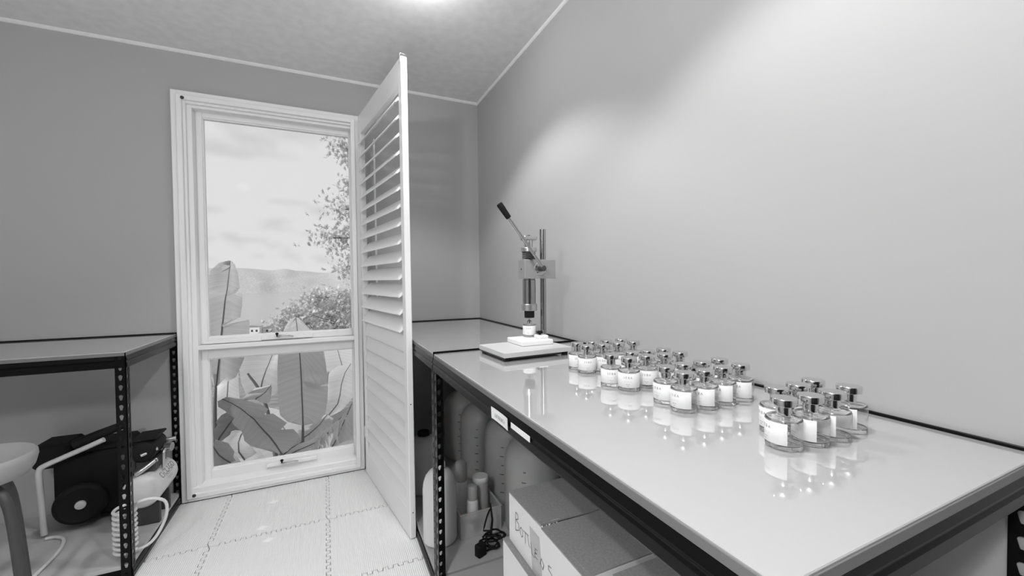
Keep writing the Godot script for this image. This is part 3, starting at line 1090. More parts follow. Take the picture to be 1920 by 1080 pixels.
func build_under_bench() -> void:
	var S := 0.055
	# tall graduated carboys along the wall
	var proto: Node3D = null
	var zs := [-1.66, -1.95, -2.24, -2.53]
	var lb := ["translucent graduated carboy against the wall, nearest the stacked cartons", "translucent graduated carboy against the wall, second from the cartons", "translucent graduated carboy against the wall, third from the cartons", "translucent graduated carboy against the wall, in the far corner"]
	for i in 4:
		var at := Vector3([0.85, 0.86, 0.82, 0.80][i], S, zs[i])
		if proto == null:
			proto = thing("carboy", lb[0], "carboy", at, 0.3, "carboys under the corner bench")
			var g := G.new()
			g.lathe([Vector2(0, 0.004), Vector2(0.11, 0), Vector2(0.122, 0.008), Vector2(0.126, 0.024), Vector2(0.126, 0.3), Vector2(0.121, 0.34), Vector2(0.105, 0.375), Vector2(0.075, 0.4), Vector2(0.04, 0.412), Vector2(0.036, 0.418), Vector2(0.036, 0.43), Vector2(0, 0.43)], 40)
			obj("carboy_body", g, M.poly, proto)
			g = G.new()
			g.lathe([Vector2(0.036, 0.425), Vector2(0.042, 0.425), Vector2(0.042, 0.45), Vector2(0.038, 0.453), Vector2(0, 0.453)], 24)
			obj("screw_cap", g, M.dark, proto)
			for k in 6:
				g = G.new()
				var a0 := PI - 0.55 - 0.05
				g.lathe([Vector2(0.1262, 0.07 + k * 0.045), Vector2(0.1262, 0.0745 + k * 0.045)], 6, Transform3D(), false, 0.16 if k % 2 == 0 else 0.1, a0)
				obj("graduation_mark", g, M.ink, proto)
		else:
			dup(proto, "carboy", at, 0.3 + 0.08 * i, lb[i])
	jug("plastic_jug", "white plastic jug with rounded shoulders behind the bench posts", Vector3(0.437, S, -1.735), 0.0725, 0.325, M.poly_bright, M.poly_bright)
	jug("plastic_jug", "grey plastic jerry can with a black cap under the corner bench", Vector3(0.47, S, -2.2), 0.09, 0.30, M.poly_bright, M.black_matt)
	# clear tub with bottles in it
	var t := thing("plastic_tub", "shallow translucent plastic tub holding white bottles on the lower shelf", "tub", Vector3(0.61, S, -1.80))
	var g := G.new()
	var hw := 0.095
	var hd := 0.115
	for q in [[Vector3(-hw, 0.055, 0), Vector3(0.0025, 0.11, 2 * hd)], [Vector3(hw, 0.055, 0), Vector3(0.0025, 0.11, 2 * hd)], [Vector3(0, 0.055, -hd), Vector3(2 * hw, 0.11, 0.0025)], [Vector3(0, 0.055, hd), Vector3(2 * hw, 0.11, 0.0025)], [Vector3(0, 0.0015, 0), Vector3(2 * hw, 0.003, 2 * hd)]]:
		g.box(q[0], q[1], 0.0006)
	obj("tub_wall", g, M.film, t)
	g = G.new()
	frame_flat(g, hw, hd, 0.11, 0.009)
	obj("tub_rim", g, M.poly, t)
	for q in [["tall white bottle with a domed cap standing in the tub", -0.045, -0.03, 0.031, 0.28], ["short white bottle leaning at the front of the tub", -0.02, 0.055, 0.026, 0.2]]:
		var b := thing("white_bottle", q[0], "bottle", Vector3(0.61 + q[1], S + 0.0032, -1.80 + q[2]), 0.0, "white bottles in the tub")
		var gb := G.new()
		var r: float = q[3]
		var h: float = q[4]
		gb.lathe([Vector2(0, 0), Vector2(r - 0.003, 0), Vector2(r, 0.003), Vector2(r, h * 0.62), Vector2(r * 0.9, h * 0.66), Vector2(r * 0.7, h * 0.68), Vector2(0, h * 0.68)], 28)
		obj("bottle_body", gb, M.poly_bright, b)
		gb = G.new()
		gb.lathe([Vector2(0, h * 0.68), Vector2(r * 0.86, h * 0.68), Vector2(r * 0.9, h * 0.7), Vector2(r * 0.9, h * 0.93), Vector2(r * 0.8, h * 0.98), Vector2(r * 0.5, h), Vector2(0, h)], 28)
		obj("cap", gb, M.poly, b)
	var cn := thing("white_canister", "wide white canister standing in the tub beside the tall bottle", "canister", Vector3(0.652, S + 0.0032, -1.81))
	g = G.new()
	g.lathe([Vector2(0, 0), Vector2(0.034, 0), Vector2(0.037, 0.004), Vector2(0.037, 0.17), Vector2(0.034, 0.176), Vector2(0, 0.176)], 30)
	obj("canister_body", g, M.poly, cn)
	g = G.new()
	g.lathe([Vector2(0, 0.176), Vector2(0.036, 0.176), Vector2(0.038, 0.179), Vector2(0.038, 0.196), Vector2(0.035, 0.2), Vector2(0, 0.2)], 30)
	obj("lid", g, M.poly_bright, cn)
	var pn := thing("spray_trigger", "black spray trigger lying inside the front of the tub", "spray trigger", Vector3(0.59, S + 0.0035, -1.712))
	obj("trigger_head", bx(Vector3(0, 0.05, 0), Vector3(0.05, 0.022, 0.018), 0.004), M.black_matt, pn)
	obj("trigger_collar", bx(Vector3(0.008, 0.02, 0), Vector3(0.026, 0.04, 0.024), 0.006), M.black_matt, pn)
	# black cable and adapter beside the tub
	var cb := thing("power_cable", "black power cable heaped with its plug beside the plastic tub", "cable", Vector3(0.605, S, -1.59))
	g = G.new()
	var pts: Array = []
	for i in 90:
		var a := i * 0.33
		var rr := 0.038 + 0.012 * sin(i * 0.9)
		pts.append(Vector3(cos(a) * rr + 0.0004 * i, 0.006 + 0.0006 * i + 0.004 * sin(a * 2.1), sin(a) * rr * 0.8))
	for i in 10:
		pts.append(Vector3(-0.01 + 0.006 * i, 0.06 + 0.011 * i - 0.0014 * i * i * 0.4, -0.03 - 0.006 * i))
	g.tube(pts, 0.0038, 7)
	obj("cord", g, M.black_matt, cb)
	g = G.new()
	g.box(Vector3(-0.045, 0.025, 0.03), Vector3(0.045, 0.05, 0.032), 0.005, Basis(Vector3.UP, 0.4))
	obj("plug_body", g, M.black_matt, cb)
	g = G.new()
	g.tube([Vector3(0.02, 0.04, -0.02), Vector3(0.03, 0.1, -0.025), Vector3(0.024, 0.17, -0.03)], 0.006, 8, 0.003)
	obj("cable_boot", g, M.black_matt, cb)

func frame_flat(g: G, hw: float, hd: float, y: float, w: float) -> void:
	g.box(Vector3(-hw, y, 0), Vector3(w, 0.003, 2 * hd + w), 0.001)
	g.box(Vector3(hw, y, 0), Vector3(w, 0.003, 2 * hd + w), 0.001)
	g.box(Vector3(0, y, -hd), Vector3(2 * hw - w, 0.003, w), 0.001)
	g.box(Vector3(0, y, hd), Vector3(2 * hw - w, 0.003, w), 0.001)


# ------------------------------------------------------------------ cartons
func stroke(pts: Array, x: float) -> G:
	# marker line on a face that looks towards -x; pts are (z, y)
	var g := G.new()
	for i in pts.size() - 1:
		var a: Vector2 = pts[i]
		var b: Vector2 = pts[i + 1]
		var d := (b - a).normalized()
		var n := Vector2(-d.y, d.x) * 0.00075
		a -= d * 0.0004
		b += d * 0.0004
		g.quad(Vector3(x, a.y + n.y, a.x + n.x), Vector3(x, b.y + n.y, b.x + n.x), Vector3(x, b.y - n.y, b.x - n.x), Vector3(x, a.y - n.y, a.x - n.x), Vector3(-1, 0, 0))
	return g

func carton(label: String, x0: float, x1: float, y0: float, y1: float, z0: float, z1: float, seam: float, open: float) -> Node3D:
	var t := thing("cardboard_carton", label, "carton", Vector3(x0, y0, z0))
	var w := x1 - x0
	var h := y1 - y0
	var d := z1 - z0
	obj("carton_body", bx(Vector3(w / 2, (h - 0.003) / 2, d / 2), Vector3(w, h - 0.003, d), 0.0015), M.card_lit, t)
	# two lid flaps that meet at the seam; the far one springs up a little at its free edge
	for k in 2:
		var za := 0.0 if k == 0 else seam + 0.001
		var zb := seam if k == 0 else d
		var g := G.new()
		var n := 8
		var m := 6
		for i in n:
			for j in m:
				var q: Array = []
				for e in [[0, 0], [1, 0], [1, 1], [0, 1]]:
					var u: float = (i + e[0]) / float(n)
					var s: float = (j + e[1]) / float(m)
					var f: float = s if k == 0 else 1.0 - s
					var up: float = open * f * f * (0.55 + 0.45 * cos(u * 5.0)) if k == 0 else 0.0
					q.append(Vector3(u * w, h - 0.003 + up, lerpf(za, zb, s)))
				g.quad(q[0] + Vector3(0, 0.003, 0), q[1] + Vector3(0, 0.003, 0), q[2] + Vector3(0, 0.003, 0), q[3] + Vector3(0, 0.003, 0), Vector3.UP)
				g.quad(q[0], q[1], q[2], q[3], Vector3.DOWN)
				if j == m - 1:
					g.quad(q[2], q[3], q[3] + Vector3(0, 0.003, 0), q[2] + Vector3(0, 0.003, 0), Vector3(0, 0, 1))
				if j == 0:
					g.quad(q[0], q[1], q[1] + Vector3(0, 0.003, 0), q[0] + Vector3(0, 0.003, 0), Vector3(0, 0, -1))
				if i == 0:
					g.quad(q[0], q[3], q[3] + Vector3(0, 0.003, 0), q[0] + Vector3(0, 0.003, 0), Vector3(-1, 0, 0))
		var fl := obj("lid_flap", g, M.card, t)
		if k == 0 and open > 0.0:
			# torn paper fringe at the outer corner of the flap
			var gf := G.new()
			var rr := RandomNumberGenerator.new()
			rr.seed = 9
			var xx := 0.001
			while xx < 0.042:
				var st := rr.randf_range(0.002, 0.007)
				gf.flat(Vector3(xx, h + open * 0.9, zb - 0.004), Vector3(xx + st, h + open * 0.95, zb - 0.003), Vector3(xx + st * rr.randf_range(0.2, 0.8), h - 0.0003, zb + rr.randf_range(0.0, 0.0035)), Vector3.UP)
				xx += st * 0.8
			obj("torn_edge", gf, M.label, fl)
	# fold line ridge along the room-side edge
	obj("fold_ridge", bx(Vector3(0.012, h + 0.0004, d * 0.5 + seam * 0.5), Vector3(0.002, 0.0008, d - seam - 0.01), 0.0003), M.card, t)
	return t

func build_cartons() -> void:
	var S := 0.0555
	carton("tall lower cardboard carton under the one with handwriting", 0.387, 0.77, S, 0.5505, -0.915, -0.585, 0.17, 0.0)
	var c := carton("cardboard carton with handwritten lettering and a torn lid flap on top of the stack", 0.40, 0.775, 0.551, 0.67, -0.905, -0.583, 0.163, 0.006)
	carton("tall lower cardboard carton towards the bench end", 0.44, 0.79, S, 0.5505, -0.572, -0.262, 0.155, 0.0)
	carton("plain upper cardboard carton towards the bare bench end", 0.449, 0.79, 0.551, 0.67, -0.569, -0.262, 0.155, 0.0)
	var o := Vector3(0.40, 0.551, -0.905)
	var words := {
		"B": [[-0.866, 0.595], [-0.865, 0.638], [-0.853, 0.638], [-0.852, 0.628], [-0.864, 0.622], [-0.849, 0.618], [-0.848, 0.604], [-0.866, 0.595]],
		"O": [[-0.836, 0.618], [-0.828, 0.614], [-0.827, 0.603], [-0.833, 0.597], [-0.841, 0.602], [-0.841, 0.613], [-0.836, 0.618]],
		"T": [[-0.824, 0.617], [-0.798, 0.62]],
		"Ts": [[-0.815, 0.618], [-0.815, 0.593]],
		"Tt": [[-0.803, 0.619], [-0.797, 0.600], [-0.790, 0.598]],
		"L": [[-0.787, 0.612], [-0.783, 0.590], [-0.770, 0.588]],
		"E": [[-0.757, 0.612], [-0.767, 0.610], [-0.768, 0.603], [-0.760, 0.602], [-0.769, 0.600], [-0.768, 0.592], [-0.756, 0.593]],
		"D": [[-0.745, 0.593], [-0.733, 0.586], [-0.729, 0.597], [-0.739, 0.606], [-0.745, 0.591]],
		"S": [[-0.698, 0.612], [-0.710, 0.610], [-0.709, 0.602], [-0.697, 0.599], [-0.696, 0.590], [-0.710, 0.588]],
	}
	var tp := G.new()
	tp.prism(PackedVector2Array([Vector2(0.111, 0.094), Vector2(0.156, 0.094), Vector2(0.170, 0.001), Vector2(0.124, 0.001)]), 0.0004, Transform3D(Basis(Vector3(0, 0, 1), Vector3.UP, Vector3(-1, 0, 0)), Vector3(-0.0001, 0, 0)))
	obj("packing_tape", tp, M.tape, c)
	for k in words:
		var pts: Array = []
		for q in words[k]:
			pts.append(Vector2(q[0] - o.z, q[1] - o.y))
		obj("handwriting", stroke(pts, -0.0009), M.ink, c)


# ------------------------------------------------------------------ left corner: compressor, machine, stool, hose
func build_corner() -> void:
	var S := 0.0605
	# air compressor
	var t := thing("air_compressor", "small pale air compressor with a horizontal tank and black motor beside the window", "compressor", Vector3(-0.782, S, -2.46))
	var g := G.new()
	var ax := Transform3D(Basis(Vector3(1, 0, 0), Vector3(0, 0, -1), Vector3(0, 1, 0)), Vector3(0, 0.172, 0.085))
	g.lathe([Vector2(0, -0.010), Vector2(0.034, -0.008), Vector2(0.058, -0.002), Vector2(0.069, 0.005), Vector2(0.0742, 0.014), Vector2(0.075, 0.021), Vector2(0.075, 0.225), Vector2(0.0732, 0.24), Vector2(0.065, 0.258), Vector2(0.048, 0.27), Vector2(0.025, 0.277), Vector2(0, 0.279)], 48, ax)
	var tank := obj("tank", g, M.tank, t)
	# lettering round the flank, reading along the tank
	for q in [["CHICAGO", 0.028, 0.62, -0.012], ["", 0.0, 0.30, -0.012]]:
		var tm := text_mesh(q[0], q[1], 0.0004) if q[0] != "" else dash_mesh([[0, 0.016, 0.11, 0.0016], [0.005, 0.006, 0.09, 0.003], [-0.01, -0.006, 0.06, 0.0025], [0.0, -0.014, 0.05, 0.0025]])
		var gg := G.new()
		for k in tm.get_surface_count():
			var a := tm.surface_get_arrays(k)
			var vv: PackedVector3Array = a[Mesh.ARRAY_VERTEX]
			var idx := PackedInt32Array(range(vv.size())) if a[Mesh.ARRAY_INDEX] == null else PackedInt32Array(a[Mesh.ARRAY_INDEX])
			for i in range(0, idx.size(), 3):
				var p3: Array = []
				for j in 3:
					var p: Vector3 = vv[idx[i + j]]
					var an: float = q[2] + p.y / 0.075
					p3.append(Vector3(cos(an) * (0.0752 + p.z), 0.172 + sin(an) * (0.0752 + p.z), -0.035 + q[3] - p.x))
				gg.flat(p3[0], p3[1], p3[2], (p3[0] + p3[1] + p3[2]) / 3.0 - Vector3(0, 0.172, (p3[0].z + p3[1].z + p3[2].z) / 3.0))
		obj("lettering", gg, M.ink if q[0] != "" else M.ink_pale, tank)
	for z in [-0.1, 0.03]:
		obj("tank_foot", bx(Vector3(0, 0.052, z), Vector3(0.11, 0.104, 0.018), 0.004), M.dark, t)
	g = G.new()
	g.lathe([Vector2(0, 0), Vector2(0.035, 0), Vector2(0.046, 0.008), Vector2(0.048, 0.02), Vector2(0.048, 0.15), Vector2(0.044, 0.165), Vector2(0.025, 0.172), Vector2(0, 0.172)], 28, Transform3D(Basis(Vector3(1, 0, 0), Vector3(0, 0, -1), Vector3(0, 1, 0)), Vector3(0.0, 0.345, 0.055)))
	obj("motor", g, M.black_matt, t)
	obj("motor_mount", bx(Vector3(0, 0.275, -0.03), Vector3(0.09, 0.05, 0.13), 0.003), M.dark, t)
	obj("motor_cover", bx(Vector3(0.0, 0.398, -0.03), Vector3(0.1, 0.012, 0.14), 0.005, Basis(Vector3(0, 0, 1), 0.05)), M.black_matt, t)
	obj("cylinder_head", bx(Vector3(-0.055, 0.315, 0.02), Vector3(0.05, 0.1, 0.06), 0.006), M.dark, t)
	g = G.new()
	g.tube(smooth([Vector3(0.055, 0.235, -0.02), Vector3(0.055, 0.29, -0.02), Vector3(0.055, 0.312, -0.024), Vector3(0.055, 0.318, -0.05), Vector3(0.055, 0.318, -0.12)], 3), 0.008, 10)
	obj("outlet_pipe", g, M.alu, t)
	g = G.new()
	g.cyl(Vector3(0.05, 0.322, -0.06), Vector3(0.082, 0.322, -0.055), 0.02, 20)
	obj("pressure_gauge", g, M.alu, t)
	g = G.new()
	g.cyl(Vector3(0.045, 0.345, -0.1), Vector3(0.082, 0.345, -0.105), 0.011, 14)
	obj("regulator_knob", g, M.alu, t)
	g = G.new()
	g.tube(smooth([Vector3(-0.02, 0.255, 0.07), Vector3(0.01, 0.275, 0.06), Vector3(0.04, 0.295, 0.02)], 3), 0.011, 10)
	obj("delivery_pipe", g, M.alu, t)
	g = G.new()
	g.cyl(Vector3(-0.005, 0.335, 0.058), Vector3(0.05, 0.35, 0.03), 0.008, 10)
	obj("pressure_switch_lever", g, M.alu, t)
	# coiled white air hose
	t = thing("air_hose", "coiled white air hose hanging by the front post of the rack beside the window", "hose", Vector3(-0.772, S, -2.185))
	g = G.new()
	var pts: Array = []
	for i in 145:
		var a := TAU * i / 16.0
		pts.append(Vector3(cos(a) * 0.034, 0.02 + 0.0205 * i / 16.0, sin(a) * 0.034))
	for q in [Vector3(0.06, 0.225, 0.02), Vector3(0.095, 0.218, 0.0), Vector3(0.125, 0.195, -0.015), Vector3(0.133, 0.16, -0.02), Vector3(0.125, 0.11, -0.02), Vector3(0.1, 0.055, -0.01), Vector3(0.07, 0.025, 0.0), Vector3(0.02, 0.01, 0.0)]:
		pts.append(q)
	g.tube(smooth(pts, 3), 0.0062, 8)
	obj("hose_coil", g, M.hose, t)
	# dark wheeled machine with tubular frame
	t = thing("wheeled_machine", "dark wheeled machine with a pale-hubbed wheel and folded tube handle on the shelf", "machine", Vector3(-1.0, S, -2.62))
	obj("machine_body", bx(Vector3(-0.01, 0.185, -0.01), Vector3(0.28, 0.31, 0.17), 0.02), M.charcoal, t)
	obj("machine_lid", bx(Vector3(0.03, 0.352, -0.01), Vector3(0.18, 0.04, 0.15), 0.012), M.black_matt, t)
	obj("carry_case", bx(Vector3(-0.16, 0.335, -0.02), Vector3(0.13, 0.11, 0.15), 0.012), M.black_matt, t)
	g = G.new()
	var wx := Transform3D(Basis(Vector3(0.97, 0, -0.24), Vector3(0.24, 0, 0.97), Vector3(0, -1, 0)), Vector3(-0.045, 0.118, 0.085))
	g.lathe([Vector2(0, 0.0), Vector2(0.07, 0.0), Vector2(0.088, 0.008), Vector2(0.093, 0.02), Vector2(0.088, 0.034), Vector2(0.074, 0.041), Vector2(0.064, 0.036), Vector2(0.02, 0.034), Vector2(0, 0.034)], 40, wx)
	obj("wheel", g, M.rubber, t)
	g = G.new()
	g.lathe([Vector2(0.0, 0.034), Vector2(0.0195, 0.034), Vector2(0.0185, 0.042), Vector2(0.008, 0.046), Vector2(0, 0.046)], 20, wx)
	obj("wheel_hub", g, M.tank, t)
	g = G.new()
	g.tube(smooth([Vector3(-0.158, 0.012, 0.12), Vector3(-0.163, 0.14, 0.12), Vector3(-0.168, 0.27, 0.12), Vector3(-0.166, 0.3, 0.12), Vector3(-0.155, 0.318, 0.12), Vector3(-0.085, 0.348, 0.12), Vector3(0.0, 0.382, 0.12), Vector3(0.052, 0.404, 0.12)], 4), 0.0115, 12)
	obj("frame_tube", g, M.tank, t)
	g = G.new()
	g.tube([Vector3(-0.06, 0.388, 0.09), Vector3(0.03, 0.424, 0.09), Vector3(0.125, 0.458, 0.09)], 0.024, 12, 0.018)
	obj("handle_grip", g, M.rubber, t)
	# pale cable on the shelf
	g = G.new()
	g.tube(smooth([Vector3(-1.14, S + 0.007, -2.47), Vector3(-1.105, S + 0.007, -2.466), Vector3(-1.065, S + 0.007, -2.43), Vector3(-1.042, S + 0.007, -2.354), Vector3(-1.036, S + 0.007, -2.28), Vector3(-1.037, S + 0.007, -2.2), Vector3(-1.04, S + 0.007, -2.13)], 5), 0.0065, 10)
	tag(obj("pale_cable", g, M.hose), "thick pale cable curving over the rack shelf in front of the machine", "cable")
	# round stool in front of the rack
	t = thing("round_stool", "round stool with a pale padded seat in front of the rack", "stool", Vector3(-1.02, -0.008, -1.84))
	g = G.new()
	g.lathe([Vector2(0, 0.575), Vector2(0.10, 0.575), Vector2(0.128, 0.585), Vector2(0.141, 0.605), Vector2(0.148, 0.635), Vector2(0.147, 0.648), Vector2(0.141, 0.655), Vector2(0.13, 0.652), Vector2(0.10, 0.637), Vector2(0.05, 0.629), Vector2(0, 0.627)], 48)
	obj("seat", g, M.seat, t)
	for k in 4:
		var a := 0.35 + PI / 2 * k
		var d := Vector3(cos(a), 0, sin(a))
		g = G.new()
		g.tube(smooth([d * 0.05 + Vector3(0, 0.57, 0), d * 0.09 + Vector3(0, 0.55, 0), d * 0.12 + Vector3(0, 0.48, 0), d * 0.145 + Vector3(0, 0.25, 0), d * 0.165 + Vector3(0, 0.006, 0)], 5), 0.0135, 12)
		obj("leg", g, M.dark, t)

func smooth(p: Array, n: int) -> Array:
	var c := Curve3D.new()
	var out: Array = []
	for i in p.size() - 1:
		var a: Vector3 = p[maxi(i - 1, 0)]
		var b: Vector3 = p[i]
		var d: Vector3 = p[i + 1]
		var e: Vector3 = p[mini(i + 2, p.size() - 1)]
		for k in n:
			out.append(b.cubic_interpolate(d, a, e, float(k) / n))
	out.append(p[p.size() - 1])
	return out


# ------------------------------------------------------------------ outside
# a banana-like leaf: rows of (left edge, midrib, right edge) points in x-y, receding from z0 to z1
func leaf(parent: Node, q: Array, z0: float, z1: float, m: Material) -> void:
	var rows := q.size() / 6
	var g := G.new()
	var gr: Array = []
	var P: Array = []
	for i in rows:
		var t := i / float(rows - 1)
		var z := lerpf(z0, z1, t)
		var bow := 0.06 * sin(PI * t)
		var l := Vector3(q[i * 6], q[i * 6 + 1], z + 0.012 + bow)
		var c := Vector3(q[i * 6 + 2], q[i * 6 + 3], z + bow)
		var r := Vector3(q[i * 6 + 4], q[i * 6 + 5], z + 0.012 + bow)
		# edges arch back a little past the half width
		var lm := l.lerp(c, 0.45) + Vector3(0, 0, 0.012)
		var rm := r.lerp(c, 0.45) + Vector3(0, 0, 0.012)
		P.append([l, lm, c, rm, r])
		gr.append(c + Vector3(0, 0, 0.002))
	var N: Array = []
	for i in rows:
		var row: Array = []
		for k in 5:
			var du: Vector3 = P[i][mini(k + 1, 4)] - P[i][maxi(k - 1, 0)]
			var dv: Vector3 = P[mini(i + 1, rows - 1)][k] - P[maxi(i - 1, 0)][k]
			var nn := du.cross(dv)
			if nn.z < 0.0:
				nn = -nn
			row.append((nn.normalized() + Vector3(0, 0, 0.6)).normalized())
		N.append(row)
	for i in rows - 1:
		for k in 4:
			for s in [1.0, -1.0]:
				var o := Vector3(0, 0, s * 0.0006)
				g.tri(P[i][k] + o, P[i][k + 1] + o, P[i + 1][k + 1] + o, N[i][k] * s, N[i][k + 1] * s, N[i + 1][k + 1] * s)
				g.tri(P[i][k] + o, P[i + 1][k + 1] + o, P[i + 1][k] + o, N[i][k] * s, N[i + 1][k + 1] * s, N[i + 1][k] * s)
	# vein texture: across and along the blade
	var where := {}
	for i in rows:
		for k in 5:
			for s in [1.0, -1.0]:
				where[(P[i][k] + Vector3(0, 0, s * 0.0006)).snapped(Vector3.ONE * 0.00005)] = Vector2(k / 4.0, (P[i][2] - P[0][2]).length() * 1.4)
	for i in g.v.size():
		g.u[i] = where.get(g.v[i].snapped(Vector3.ONE * 0.00005), Vector2.ZERO)
	var lf := obj("leaf", g, m, parent)
	var gm := G.new()
	gm.tube(gr, 0.006, 6, 0.0025)
	obj("midrib", gm, M.rib, lf)

